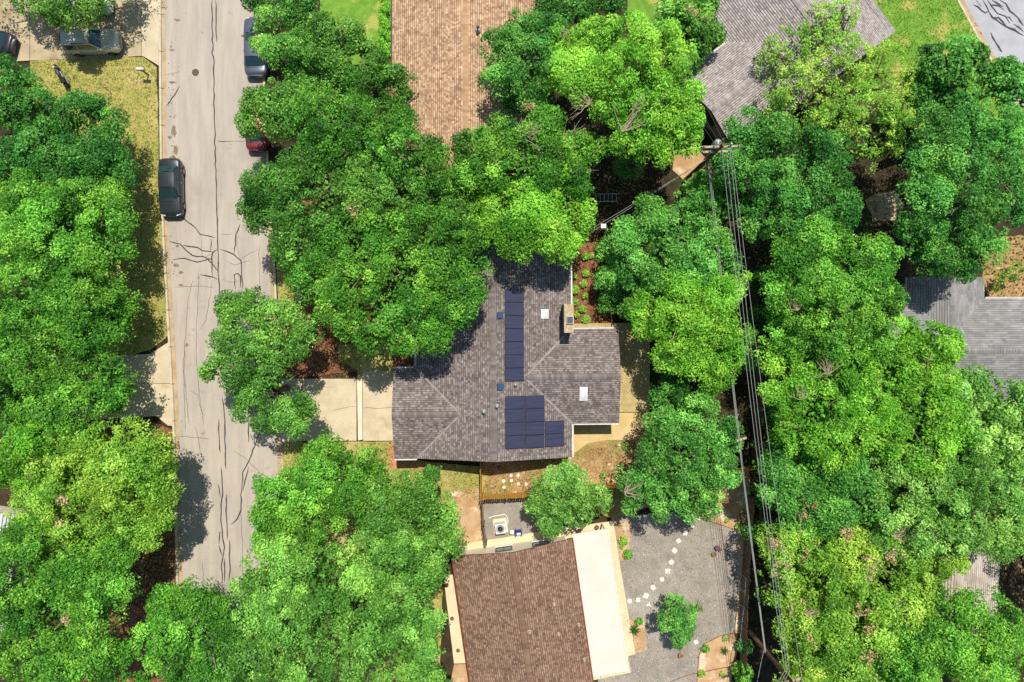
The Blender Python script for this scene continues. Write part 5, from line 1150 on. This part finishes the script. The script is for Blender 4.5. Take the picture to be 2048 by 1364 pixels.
    def surf_at(px, py):
        z = htop * 0.8
        for _ in range(6):
            p = P(px, py, z); best = 0
            for o in Ls:
                e = ((p.x - o[0]) / o[3]) ** 2 + ((p.y - o[1]) / o[4]) ** 2
                if e < 1: best = max(best, o[2] + o[5] * math.sqrt(1 - e))
            z = best or z
        return P(px, py, z)
    for k, (px, py, r) in enumerate(dead):
        p = surf_at(px, py); rm = r * (CAMH - p.z) / FPX; n = max(4, int(5 + rm * 9)); cc = np.column_stack([p.x + rng.normal(0, rm * .65, n), p.y + rng.normal(0, rm * .5, n), p.z + rng.normal(0.0, 0.10, n)])
        Vd, ix = tuft_leaves(cc, np.tile([0, 0, 1.0], (n, 1)), rng.uniform(.15, .36, n), 40, 0.15)
        link("dead_foliage", quads_mesh("dead_foliage", Vd - off, rng.random(len(Vd)), M_dead), t)
    for k, (px, py, r, ang) in enumerate(bare):
        p = surf_at(px, py) - b; rm = r * (CAMH - p.z) / FPX; d = MB(); p.z += 0.15; st = p - Vector((math.cos(ang) * rm, math.sin(ang) * rm, 0.35))
        for j in range(12):
            a2 = ang + rng.normal(0, 0.55); e = st + Vector((math.cos(a2), math.sin(a2), rng.uniform(0.0, 0.25))) * rm * rng.uniform(0.9, 2.0); mm = st.lerp(e, 0.5) + Vector((rng.normal(0, .12), rng.normal(0, .12), .08)); d.tube([st, st.lerp(mm, .6) + Vector((rng.normal(0, .1), rng.normal(0, .1), 0)), mm, e], [0.035, 0.028, 0.02, 0.008], 4, cap=False)
            for _ in range(3):
                s_ = mm.lerp(e, rng.random()); d.tube([s_, s_ + Vector((math.cos(a2 + rng.normal(0, .8)), math.sin(a2 + rng.normal(0, .8)), .1)) * rm * .45], [0.012, 0.005], 3, cap=False)
        tag(d.build("dead_branch", M_twig, t), kind="stuff")
    return t

# left side
tree("small crowned tree overhanging the top left driveway", 'pale', 5.2, [(105, -5, 48), (160, -2, 45), (120, 22, 30), (80, 8, 26), (190, 3, 22), (108, 38, 15), (230, -34, 32), (40, -20, 40)], dens=1.1, spacing=0.7, tuft=(0.3, 0.65), sparse=0.02, base=(150, -10))
tree("tree just above the top edge shading the upper left driveway", 'olive', 7.4, [(80, -100, 50), (160, -100, 48), (240, -95, 42), (20, -80, 50), (-40, -40, 50), (120, -70, 36), (200, -72, 34)], sparse=0.45, spacing=1.0, dens=0.7)
tree("dark green tree at the left edge above the verge lawn", 'deep', 8.5, [(10, 140, 42), (40, 170, 36), (-25, 180, 60), (15, 205, 36)])
tree("dark green round tree left of the verge lawn", 'deep', 7.4, [(70, 245, 62), (135, 235, 58), (195, 262, 52), (95, 305, 62), (170, 310, 58), (215, 325, 48), (35, 300, 52), (20, 345, 50), (120, 345, 50), (185, 215, 32)])
tree("bright green broad tree left of the grey sedan", 'green', 8.4, [(55, 420, 70), (140, 410, 62), (205, 430, 55), (85, 495, 72), (170, 500, 66), (222, 495, 44), (20, 480, 60), (45, 370, 40), (-20, 420, 60), (225, 390, 30)], bias=0.05)
tree("large green tree above the middle left driveway", 'green', 8.6, [(55, 585, 72), (140, 590, 66), (210, 600, 54), (75, 665, 75), (165, 665, 66), (228, 640, 38), (20, 640, 60), (-20, 600, 60), (120, 550, 45)])
tree("green tree leaning over the middle left driveway", 'green', 8.2, [(45, 760, 74), (130, 750, 68), (205, 740, 48), (110, 810, 58), (185, 790, 44), (238, 780, 32), (225, 805, 28), (40, 830, 60), (-15, 800, 60), (60, 705, 40)], bias=-0.02)
tree("yellow green broad tree overhanging the street at lower left", 'yellow', 9.6, [(110, 930, 70), (185, 905, 55), (255, 905, 56), (310, 905, 40), (140, 1000, 74), (225, 985, 70), (300, 985, 48), (320, 1045, 36), (265, 1050, 52), (185, 1075, 58), (100, 1070, 60), (60, 1000, 50), (320, 940, 30)], dead=[(62, 955, 8), (126, 998, 8), (120, 1050, 8)], bias=0.0)
tree("green tree at the left edge below the pale grey roof", 'bright', 9.0, [(30, 900, 50), (50, 950, 38), (-10, 940, 50), (60, 870, 30)])
tree("green tree filling the lower left corner", 'green', 9.8, [(60, 1150, 72), (145, 1150, 66), (225, 1130, 38), (70, 1240, 76), (160, 1225, 66), (215, 1190, 42), (50, 1325, 64), (140, 1310, 66), (220, 1320, 46), (-10, 1200, 60), (40, 1090, 45)], dead=[(135, 1238, 9)], grow=1.12, drop=0.16)
tree("green tree at the bottom end of the street", 'green', 9.0, [(330, 1225, 52), (395, 1215, 48), (440, 1250, 40), (345, 1300, 60), (420, 1310, 56), (300, 1280, 34), (380, 1370, 60), (280, 1360, 20)])
# bottom centre
tree("green tree beside the street below the main driveway", 'green', 8.2, [(640, 905, 36), (685, 930, 50), (735, 955, 42), (620, 960, 50), (565, 985, 46), (625, 1020, 58), (560, 1045, 48), (525, 1030, 30), (690, 1000, 52), (535, 1080, 40), (600, 1080, 40), (530, 975, 25)], bias=0.02)
tree("olive green tree left of the side fence", 'olive', 7.8, [(770, 1000, 52), (835, 990, 48), (862, 950, 24), (870, 1040, 46), (815, 1060, 50), (750, 1065, 42), (885, 1085, 38), (720, 960, 30)])
tree("broad olive green tree filling the bottom centre", 'olive', 9.6, [(560, 1135, 56), (640, 1155, 66), (720, 1145, 62), (800, 1140, 58), (850, 1130, 44), (560, 1225, 66), (650, 1240, 74), (745, 1235, 74), (825, 1225, 54), (520, 1310, 62), (610, 1325, 72), (705, 1325, 76), (795, 1320, 64), (845, 1300, 34), (495, 1235, 38), (500, 1170, 36), (860, 1370, 36), (480, 1360, 40)], bias=0.06, grow=1.12, drop=0.16)
# street tree
tree("street tree leaning over the road beside the main driveway", 'olive', 7.6, [(455, 620, 34), (505, 615, 42), (565, 635, 44), (612, 665, 34), (455, 675, 40), (520, 690, 44), (580, 690, 40), (412, 745, 24), (470, 745, 44), (535, 755, 42), (520, 820, 46), (570, 830, 42), (608, 815, 28), (500, 780, 40), (440, 720, 26)], base=(575, 775), bias=0.0, drop=0.2)
# north street trees
tree("tree over the slate blue car at the top", 'olive', 7.5, [(540, 45, 38), (578, 100, 42), (538, 95, 30), (600, 140, 38), (512, 85, 16)], bias=0.02)
tree("dark tree at the top between street and lawn", 'deep', 6.8, [(510, -10, 30), (560, -12, 36), (610, 0, 26), (590, 30, 22)])
tree("tree below the small green lawn at the top", 'olive', 7.4, [(610, 55, 40), (660, 62, 42), (705, 72, 38), (735, 95, 30), (650, 110, 40)], bias=-0.05)
tree("tree over the dark red car", 'olive', 7.8, [(512, 205, 34), (560, 195, 42), (500, 240, 31), (558, 240, 44), (605, 225, 42), (610, 180, 34)], dead=[(510, 243, 10)])
tree("tree touching the left eave of the tan roof", 'olive', 7.6, [(690, 150, 42), (745, 140, 40), (790, 160, 34), (810, 185, 20), (700, 195, 38)], dead=[(780, 190, 12)], bias=-0.06)
tree("broad green tree left of the tan roof", 'green', 9.2, [(650, 235, 56), (720, 240, 56), (785, 245, 46), (640, 300, 54), (715, 315, 60), (795, 305, 56), (850, 335, 46), (860, 300, 34)], bias=-0.08, sparse=0.1, grow=1.12, drop=0.16)
tree("broad dark green tree between the street and the tan roof", 'olive', 9.0, [(520, 370, 38), (580, 365, 50), (650, 380, 58), (735, 390, 62), (815, 395, 58), (885, 385, 46), (505, 425, 28), (560, 440, 46), (630, 455, 52), (900, 430, 40), (600, 330, 40), (575, 490, 36)], dead=[(700, 415, 14), (880, 350, 9)], bias=-0.1, sparse=0.12, grow=1.12, drop=0.16)
tree("large green tree over the left corner of the main roof", 'green', 9.4, [(710, 470, 58), (790, 475, 62), (870, 470, 54), (930, 490, 42), (640, 535, 54), (720, 545, 62), (800, 545, 66), (880, 540, 58), (935, 550, 38), (695, 615, 54), (765, 625, 56), (840, 615, 54), (905, 610, 44), (650, 590, 34), (735, 670, 36), (815, 680, 38), (870, 665, 34), (680, 645, 28), (615, 520, 30), (955, 590, 20)], dead=[], bias=-0.03, sparse=0.08, grow=1.12, drop=0.16)
# centre top
tree("deep green tree right of the tan roof", 'deep', 9.5, [(1010, 90, 46), (1055, 60, 46), (1010, 145, 44), (1075, 120, 52), (1060, 180, 44), (1100, 60, 36), (1030, 200, 36)], bias=0.08)
tree("bright yellow green tree at the top centre", 'bright', 11.0, [(1135, 95, 56), (1205, 75, 52), (1275, 80, 56), (1335, 95, 54), (1165, 150, 54), (1240, 150, 64), (1325, 160, 62), (1385, 180, 42), (1290, 225, 60), (1365, 230, 50), (1230, 215, 46), (1255, 265, 40), (1370, 275, 42), (1310, 285, 40), (1120, 140, 40), (1210, 290, 30)], bare=[(1150, 190, 34, 2.6), (1270, 230, 40, 0.9), (1130, 70, 20, 2.0)], bias=0.1)
tree("green shrub tree against the taupe roof", 'olive', 6.0, [(1370, 30, 46), (1405, 65, 36), (1340, 60, 40), (1380, 100, 30), (1400, -5, 36)], leaf=0.24, dead=[(1385, 20, 9), (1410, 40, 7)], bias=0.05)
tree("green tree between the tan roof and the palm", 'green', 9.2, [(955, 300, 46), (1010, 275, 46), (990, 345, 54), (1060, 330, 50), (1050, 285, 44), (1100, 290, 40), (1130, 330, 40), (1090, 245, 36), (930, 350, 36), (1165, 290, 34), (1160, 350, 30)], bare=[(1060, 258, 30, 0.1), (1150, 262, 28, 0.6)], dead=[(1060, 215, 8)], grow=1.12, drop=0.16)
tree("bright yellow tree overhanging the top of the main roof", 'bright', 9.2, [(1000, 410, 46), (1055, 405, 54), (1115, 400, 46), (1155, 425, 34), (1035, 460, 50), (1100, 460, 48), (1128, 495, 34), (1005, 455, 38), (950, 420, 38), (965, 470, 30), (1160, 470, 26)], bias=0.06)
tree("mint green tree right of the mulch bed", 'mint', 7.4, [(1310, 430, 50), (1385, 425, 46), (1265, 475, 46), (1340, 480, 54), (1420, 480, 46), (1300, 535, 50), (1390, 535, 52), (1455, 530, 34), (1270, 560, 30)])
tree("low mint green tree at the right edge of the mulch bed", 'mint', 3.6, [(1240, 520, 38), (1212, 558, 30), (1248, 585, 38), (1225, 610, 24), (1222, 490, 26)], drop=0.45, trunk=0.14)
tree("bright green tree beside the power lines right of the deck", 'bright', 8.0, [(1310, 600, 50), (1380, 590, 54), (1450, 595, 46), (1290, 650, 40), (1355, 655, 54), (1435, 655, 50), (1480, 680, 32), (1268, 625, 26), (1400, 715, 54), (1455, 725, 42), (1425, 750, 38), (1478, 560, 28), (1345, 710, 40)], bias=0.04)
tree("shaded low tree right of the deck", 'deep', 5.0, [(1345, 720, 28), (1350, 790, 40), (1370, 830, 30), (1340, 760, 28)], bias=-0.1)
tree("green tree behind the dry back yard", 'mint', 7.6, [(1330, 855, 40), (1395, 845, 50), (1445, 875, 44), (1310, 915, 40), (1370, 925, 58), (1440, 940, 48), (1285, 965, 42), (1335, 995, 44), (1395, 995, 44), (1265, 1005, 26), (1420, 1010, 30)], bare=[(1270, 980, 22, 0.4)], bias=-0.02)
tree("bushy bright tree beside the air conditioner yard", 'pale', 5.0, [(1110, 965, 30), (1140, 955, 28), (1085, 1000, 32), (1130, 1000, 42), (1180, 1000, 36), (1105, 1040, 32), (1165, 1035, 34), (1205, 1010, 24), (1068, 1015, 20)], leaf=0.17, dens=1.2, spacing=0.6, tuft=(0.35, 0.7), bias=0.0, trunk=0.16)
tree("small single green tree in the gravel yard", 'mint', 3.8, [(1350, 1212, 24), (1365, 1240, 28), (1338, 1250, 22), (1365, 1270, 24), (1356, 1290, 13), (1330, 1235, 14)], leaf=0.15, dens=1.4, spacing=0.5, tuft=(0.28, 0.5), trunk=0.14, base=(1342, 1225))
# right side
tree("dark green tree right of the utility pole", 'deep', 8.8, [(1500, 275, 46), (1565, 285, 54), (1635, 310, 56), (1470, 330, 34), (1550, 360, 54), (1630, 385, 58), (1685, 410, 42), (1600, 440, 56), (1530, 430, 46), (1670, 340, 40)], bias=0.02, grow=1.12, drop=0.16)
tree("low green tree below the utility pole", 'mint', 6.0, [(1400, 380, 40), (1440, 420, 36), (1455, 370, 26), (1380, 410, 34)], bias=-0.05)
tree("large green tree right of the power lines", 'green', 10.4, [(1600, 510, 56), (1675, 505, 60), (1745, 515, 46), (1585, 580, 56), (1660, 585, 66), (1735, 585, 54), (1785, 600, 32), (1605, 655, 54), (1690, 660, 66), (1755, 665, 46), (1640, 470, 40)], bare=[(1600, 605, 16, 1.4)], bias=-0.02, grow=1.12, drop=0.16)
tree("bright green tree right of the power lines at mid height", 'bright', 9.6, [(1560, 715, 36), (1640, 740, 56), (1715, 745, 58), (1590, 800, 44), (1660, 815, 56), (1735, 815, 52), (1600, 865, 46), (1670, 885, 50), (1550, 780, 26)], bare=[(1655, 730, 20, 1.8), (1605, 785, 16, 1.6)], bias=0.0, sparse=0.1, grow=1.12, drop=0.16)
tree("dark low tree filling the gap under the power lines", 'deep', 4.2, [(1530, 640, 34), (1530, 560, 30), (1545, 830, 30), (1520, 720, 28), (1560, 900, 30), (1530, 1000, 34), (1525, 1060, 30)], bias=-0.1, sparse=0.2)
tree("yellow green tree against the grey roof at right", 'bright', 9.0, [(1860, 690, 48), (1895, 700, 34), (1810, 735, 52), (1870, 765, 54), (1820, 825, 60), (1885, 825, 52), (1850, 895, 56), (1785, 870, 46), (1915, 880, 36), (1830, 670, 26)], bias=0.03, leaf=0.19, grow=1.12, drop=0.16)
tree("pale feathery tree below the grey roof", 'pale', 8.0, [(1965, 790, 46), (2020, 820, 48), (1955, 850, 52), (2030, 890, 56), (1990, 930, 56), (2060, 840, 50), (1925, 780, 20)], bias=0.06, leaf=0.22, grow=1.12, drop=0.16)
tree("green tree beside the wire trellis", 'mint', 8.0, [(1565, 945, 34), (1620, 950, 50), (1695, 950, 54), (1595, 1015, 44), (1665, 1025, 54), (1735, 1000, 50), (1540, 990, 24)], bias=-0.04, grow=1.12, drop=0.16)
tree("pale green tree at right, below the pale feathery tree", 'pale', 9.0, [(1800, 950, 54), (1870, 965, 56), (1945, 985, 54), (2015, 1000, 50), (1830, 1040, 58), (1915, 1055, 60), (2000, 1065, 50), (1765, 1065, 46), (2060, 1040, 50)], bias=0.0, grow=1.12, drop=0.16)
tree("yellow green tree with brown dead patches at lower right", 'yellow', 8.8, [(1575, 1075, 42), (1640, 1095, 50), (1710, 1115, 54), (1790, 1125, 56), (1865, 1135, 56), (1912, 1112, 32), (1590, 1170, 52), (1665, 1185, 58), (1745, 1195, 56), (1825, 1200, 52), (1605, 1260, 54), (1680, 1275, 58), (1755, 1275, 50), (1640, 1335, 54), (1720, 1335, 54), (1560, 1130, 34), (1872, 1185, 32), (1600, 1370, 40)],
     dead=[(1615, 1005, 14), (1610, 1030, 10), (1695, 1065, 16), (1740, 1140, 26), (1785, 1110, 18), (1605, 1115, 20), (1570, 1140, 24), (1605, 1215, 18), (1730, 1220, 16), (1740, 1260, 10), (1742, 1310, 14), (1552, 1085, 14), (1625, 1280, 9)], bare=[(1630, 1225, 18, 0.4), (1800, 1210, 14, 0.8), (1812, 1065, 26, 0.5)], bias=-0.02, sparse=0.1, grow=1.12, drop=0.30)
tree("vivid green tree in the lower right corner", 'green', 9.6, [(1880, 1245, 50), (1945, 1235, 50), (2010, 1265, 52), (1860, 1310, 56), (1935, 1305, 60), (2010, 1335, 54), (1800, 1330, 46), (2060, 1300, 50), (1840, 1365, 50)], bias=0.05, grow=1.12, drop=0.16)
tree("dark slender conifer like tree beside the side street", 'deep', 8.0, [(1895, 130, 46), (1945, 108, 34), (1860, 175, 46), (1915, 175, 44), (1870, 120, 30)], leaf=0.26)
tree("dark tree at the right edge below the side street", 'deep', 8.0, [(2015, 140, 32), (2035, 180, 36), (2000, 175, 22), (2060, 150, 30)], leaf=0.24)
tree("large dark green tree in the upper right", 'deep', 10.0, [(1880, 255, 46), (1950, 255, 54), (2020, 260, 48), (1855, 310, 40), (1920, 325, 54), (1995, 335, 56), (1875, 385, 48), (1945, 405, 56), (2025, 405, 48), (1860, 450, 44), (1925, 470, 54), (1985, 480, 36), (1890, 515, 40), (1935, 530, 32), (1850, 500, 30), (2060, 330, 40)], bias=0.06, sparse=0.12, grow=1.12, drop=0.16)
tree("sparse lime green tree over the taupe roof", 'yellow', 8.0, [(1560, 110, 50), (1630, 60, 54), (1690, 120, 56), (1760, 140, 60), (1620, 170, 60), (1700, 210, 62), (1780, 220, 56), (1570, 190, 40), (1650, 260, 46), (1730, 285, 46), (1790, 285, 36), (1840, 160, 36), (1550, 230, 26), (1680, 30, 36)], dens=0.75, spacing=0.74, tuft=(0.25, 0.6), leaf=0.16, sparse=0.12, twigs=8, bias=0.12, base=(1690, 200))

tree("dark tree at the top edge right of the tan roof", 'deep', 5.5, [(1105, -8, 34), (1150, 2, 34), (1195, -8, 30), (1230, 5, 24), (1130, 30, 22), (1175, 30, 22)], bias=-0.08)
tree("yellow shrub mass at the right edge above the grey roof", 'yellow', 1.6, [(2002, 562, 9), (2016, 548, 11), (2034, 530, 12), (1993, 577, 7), (2030, 556, 8), (2046, 540, 9)], leaf=0.13, tuft=(0.18, 0.34), spacing=0.4, trunk=0.08, cat="shrub", name="shrub", dens=1.3)
tree("tree beyond the lower right edge shading the pale roof", 'green', 9.0, [(2150, 1120, 60), (2220, 1150, 60), (2160, 1190, 50), (2230, 1060, 55), (2090, 1090, 40)])
# shrubs, hedge, small plants
def shrub(px, py, r, h, sp, label, group, z=0.1, dens=1.2, leaf=0.13, name="shrub", cat="shrub", bias=0.05):
    global rng
    rng = np.random.default_rng(int(px * 7 + py)); p = P(px, py, z); rm = r * CAMH / FPX; rm *= rng.uniform(.8, 1.25); n = max(5, int(26 * rm)); i = np.arange(n) + .5
    cz = 1 - 1.1 * i / n; ph = np.pi * (1 + 5 ** .5) * i; sr = np.sqrt(1 - np.clip(cz, -1, 1) ** 2); d = np.column_stack([sr * np.cos(ph), sr * np.sin(ph), cz])
    pos = np.array([0, 0, h * .45]) + d * np.array([rm * .62, rm * .62, h * .45]); V, ix = tuft_leaves(pos, unit(d + [0, 0, .6]), np.full(n, rm * .5) * rng.uniform(.8, 1.2, n), 150 * dens * min(1.0, 0.3 / rm + 0.35), leaf)
    t = tag(empty(name, p), label, cat, group); link("foliage", quads_mesh("foliage", V, np.clip(.5 + bias + rng.normal(0, .16, len(V)), 0, 1), LM[sp]), t)
    MB().tube([(0, 0, 0), (0.02, 0, h * .5)], [0.03, 0.02], 5).build("stem", M_bark, t); return t
bed = [(1170, 514, 9), (1148, 553, 8), (1172, 547, 9), (1167, 568, 9), (1149, 580, 8), (1169, 592, 8), (1150, 605, 8), (1164, 618, 8), (1153, 630, 7), (1171, 639, 8), (1197, 498, 9), (1182, 512, 7)]
rowpos = ["topmost", "third at the roof edge from the top", "second", "third", "second at the roof edge from the bottom", "fourth", "lower middle roof edge", "fifth", "lowest at the roof edge", "lowest right", "upper right", "small upper"]
for (a, b, r), nm in zip(bed, rowpos): shrub(a, b, r, 0.45, 'yellow', f"{nm} round lime shrub in the mulch bed", "round shrubs in the mulch bed")
hedge = tag(empty("hedge", P(768, 60, 0.1)), "clipped bright green hedge along the tan roof's left eave", "hedge")
rng = np.random.default_rng(5); hp = []
hx0, hx1 = P(757, 0, 1.9).x, P(785, 0, 1.9).x; hy0, hy1 = P(0, 165, 1.9).y, P(0, -20, 1.9).y
n = int((hx1 - hx0) * (hy1 - hy0) * 7); cc = np.column_stack([rng.uniform(hx0 + .1, hx1 - .1, n), rng.uniform(hy0, hy1, n), rng.uniform(1.55, 1.85, n)]); c2 = cc.copy(); c2[:, 2] = rng.uniform(.3, 1.6, n); c2[:, 0] = np.where(rng.random(n) < .7, hx1 - .1, hx0 + .1)
cc = np.concatenate([cc, c2]); V, ix = tuft_leaves(cc, np.tile([0, 0, 1.0], (len(cc), 1)), np.full(len(cc), .3), 110, 0.14)
link("foliage", quads_mesh("foliage", V - np.array(hedge.location), np.clip(.6 + rng.normal(0, .15, len(V)), 0, 1), LM['bright']), hedge)
hm = MB()
for k in range(9):
    y = hy0 + (hy1 - hy0) * (k + .5) / 9; hm = MB(); hm.tube([((hx0 + hx1) / 2 - hedge.location.x, y - hedge.location.y, 0), ((hx0 + hx1) / 2 - hedge.location.x, y - hedge.location.y, 1.5)], 0.04, 5).build("stem", M_bark, hedge)
for a, b, r, h, sp, lab in ((1255, 1106, 11, .6, 'green', "round green shrub beside the upper end of the patio cover"), (1245, 1080, 8, .4, 'yellow', "lime plant beside the patio cover, above the round green shrub"), (1243, 1092, 6, .3, 'yellow', "small lime plant right above the round green shrub"), (1277, 1240, 8, .5, 'green', "small round shrub in the lower planting strip"), (1409, 1293, 9, .7, 'green', "green shrub at the corner of the tan planting bed"), (1448, 1276, 6, .3, 'pale', "pale small plant at the top of the tan planting bed"),
                            (1402, 1345, 8, .4, 'yellow', "lime plant at the lower left of the tan planting bed"), (1443, 1346, 6, .3, 'bright', "bright plant at the lower right of the tan planting bed"), (1396, 1213, 8, .5, 'green', "small plant on the tripod stand"), (1206, 950, 8, .3, 'mint', "small spiky plant in the pale soil above the back fence"), (1252, 893, 8, .4, 'mint', "small mint plant at the right end of the patio"), (1064, 949, 5, .25, 'mint', "tiny plant in the dry back yard"),
                            (1473, 1052, 8, .4, 'yellow', "yellow plant on the tan dirt strip by the fence"), (1453, 1040, 6, .3, 'pale', "pale plant on the tan dirt strip"), (1505, 888, 8, .6, 'yellow', "yellow shrub under the power lines")):
    shrub(a, b, r, h, sp, lab, "small garden plants", dens=.9)
shrub(1478, 1335, 22, 1.6, 'green', "tall green bush between the tan bed and the grey fence", "garden bushes", leaf=0.2, dens=.5); shrub(1484, 1285, 16, 1.2, 'deep', "dark green bush behind the tan bed beside the fence", "garden bushes", leaf=0.18, dens=.5)
shrub(1476, 1385, 24, 1.6, 'green', "green bush at the bottom edge beside the grey fence", "garden bushes", leaf=0.2, dens=.5)
def spiky(px, py, r, label, z=0.1, mat='yellow', n=26, up=.5, name="agave", group="spiky plants"):
    global rng
    rng = np.random.default_rng(int(px)); t = tag(empty(name, P(px, py, z)), label, "plant", group); rm = r * CAMH / FPX
    for k in range(n):
        a = k * 2.4; e = rng.uniform(.15, 1) * up; d = Vector((math.cos(a), math.sin(a), 0)); s = Vector((-d.y, d.x, 0)); w = rm * .07; L = rm * rng.uniform(.75, 1.1)
        ro = [[Vector((0, 0, .05)) - s * w * .6, Vector((0, 0, .05)) + s * w * .6], [d * L * .5 - s * w + Vector((0, 0, e * .8)), d * L * .5 + s * w + Vector((0, 0, e * .8))], [d * L - s * .01 + Vector((0, 0, e * .55)), d * L + s * .01 + Vector((0, 0, e * .55))]]
        o = MB().grid(ro).build("leaf_blade", LM[mat], t)
    return t
for md in LM.values(): pass
spiky(1269, 1258, 12, "spiky lime plant in the lower planting strip beside the patio cover"); spiky(1448, 1300, 10, "thin spiky plant in the middle of the tan planting bed", n=16)
# brown dry shrubs
def dry_shrub(px, py, r, h, label):
    global rng
    rng = np.random.default_rng(int(px + py)); p = P(px, py, .12); rm = r * CAMH / FPX; n = max(8, int(40 * rm)); cc = np.column_stack([rng.normal(0, rm * .42, n), rng.normal(0, rm * .42, n), rng.uniform(.2, h, n)])
    V, ix = tuft_leaves(cc, np.tile([0, 0, 1.0], (n, 1)), rng.uniform(.18, .34, n), 60, .17); t = tag(empty("dry_shrub", p), label, "shrub", "brown dry shrubs"); link("foliage", quads_mesh("foliage", V, rng.random(len(V)), M_dead), t)
    m = MB()
    for k in range(7): m.tube([(0, 0, 0), (rng.normal(0, rm * .4), rng.normal(0, rm * .4), h)], [.025, .008], 4)
    m.build("stems", M_bark, t)
dry_shrub(1283, 850, 17, 1.3, "brown dry shrub right of the patio, upper one"); dry_shrub(1286, 880, 17, 1.2, "brown dry shrub right of the patio, lower one"); dry_shrub(1232, 950, 12, .8, "reddish brown dry shrub above the back fence"); dry_shrub(1485, 1035, 12, .8, "brown dry shrub at the end of the tan dirt strip")
# palm in the dark gap
pt = tag(empty("palm", P(1240, 360)), "dark fan palm in the shaded gap between the trees", "palm")
MB().tube([(0, 0, 0), (.05, .05, 2.2), (0, .1, 4.0)], [.2, .16, .14], 10).build("trunk", M_bark, pt, True); rng = np.random.default_rng(3)
pv = []
for k in range(26):
    a = k * 2.4; el = rng.uniform(-.15, 1.25); d = Vector((math.cos(a) * math.cos(el), math.sin(a) * math.cos(el), math.sin(el))); o = Vector((0, .1, 4.0)); h = o + d * 0.45; qs = []
    s = d.cross(Vector((0, 0, 1))).normalized(); u = s.cross(d)
    for j in range(14):
        b_ = -1.25 + 2.5 * j / 13; dd = (d * math.cos(b_) + s * math.sin(b_)).normalized(); tip = h + dd * rng.uniform(.7, 1.0) - Vector((0, 0, .3)); w = dd.cross(u).normalized() * .035; md_ = h.lerp(tip, .5) + Vector((0, 0, .1)); qs.append([h, md_ + w, tip, md_ - w])
    V = np.array([[list(v) for v in q] for q in qs]); fr = link("frond", quads_mesh("frond", V, np.clip(rng.normal(.4, .15, len(V)), 0, 1), LM['deep'] if k % 9 else M_dead), pt)
    MB().tube([o, h], [.03, .02], 4).build("stalk", M_bark, fr)
# felled limb and cut log under the power lines
lg = tag(empty("fallen_limb", P(1462, 835, 2.2)), "bent dead limb hanging beside the low cables", "branch"); MB().tube([(-1.1, -.25, .5), (0, .35, .9), (.35, .3, .8), (.75, -.1, .4), (.7, -.5, 0)], [.09, .14, .16, .14, .1], 7).build("limb", M_twig, lg, True); MB().tube([(0, .35, .9), (.1, -.5, .6)], [.08, .04], 5).build("side_branch", M_twig, lg)
lg = tag(empty("log", P(1456, 867, 3.4), .35), "short cut log lying on top of the foliage near the low cables", "log"); MB().tube([(-.35, 0, 3.0), (.35, 0, 3.1)], .1, 8).build("wood", M_twig, lg); MB().tube([(.35, 0, 3.1), (.36, 0, 3.1)], .09, 8).build("cut_end", M_wood, lg)
lg = tag(empty("fallen_tree", P(1440, 372, 3.2)), "grey fallen trunk crossing under the power lines", "trunk"); MB().tube([(-1.6, -.8, 0), (-.4, -.2, .1), (.8, .15, .4), (2.4, .2, .6), (4.2, .1, .2)], [.18, .28, .26, .2, .1], 8).build("limb", M_twig, lg, True); MB().tube([(-.6, -.4, .1), (-1.4, -.2, -.2), (-1.9, -.3, -.6)], [.2, .16, .1], 6).build("root", M_twig, lg, True)
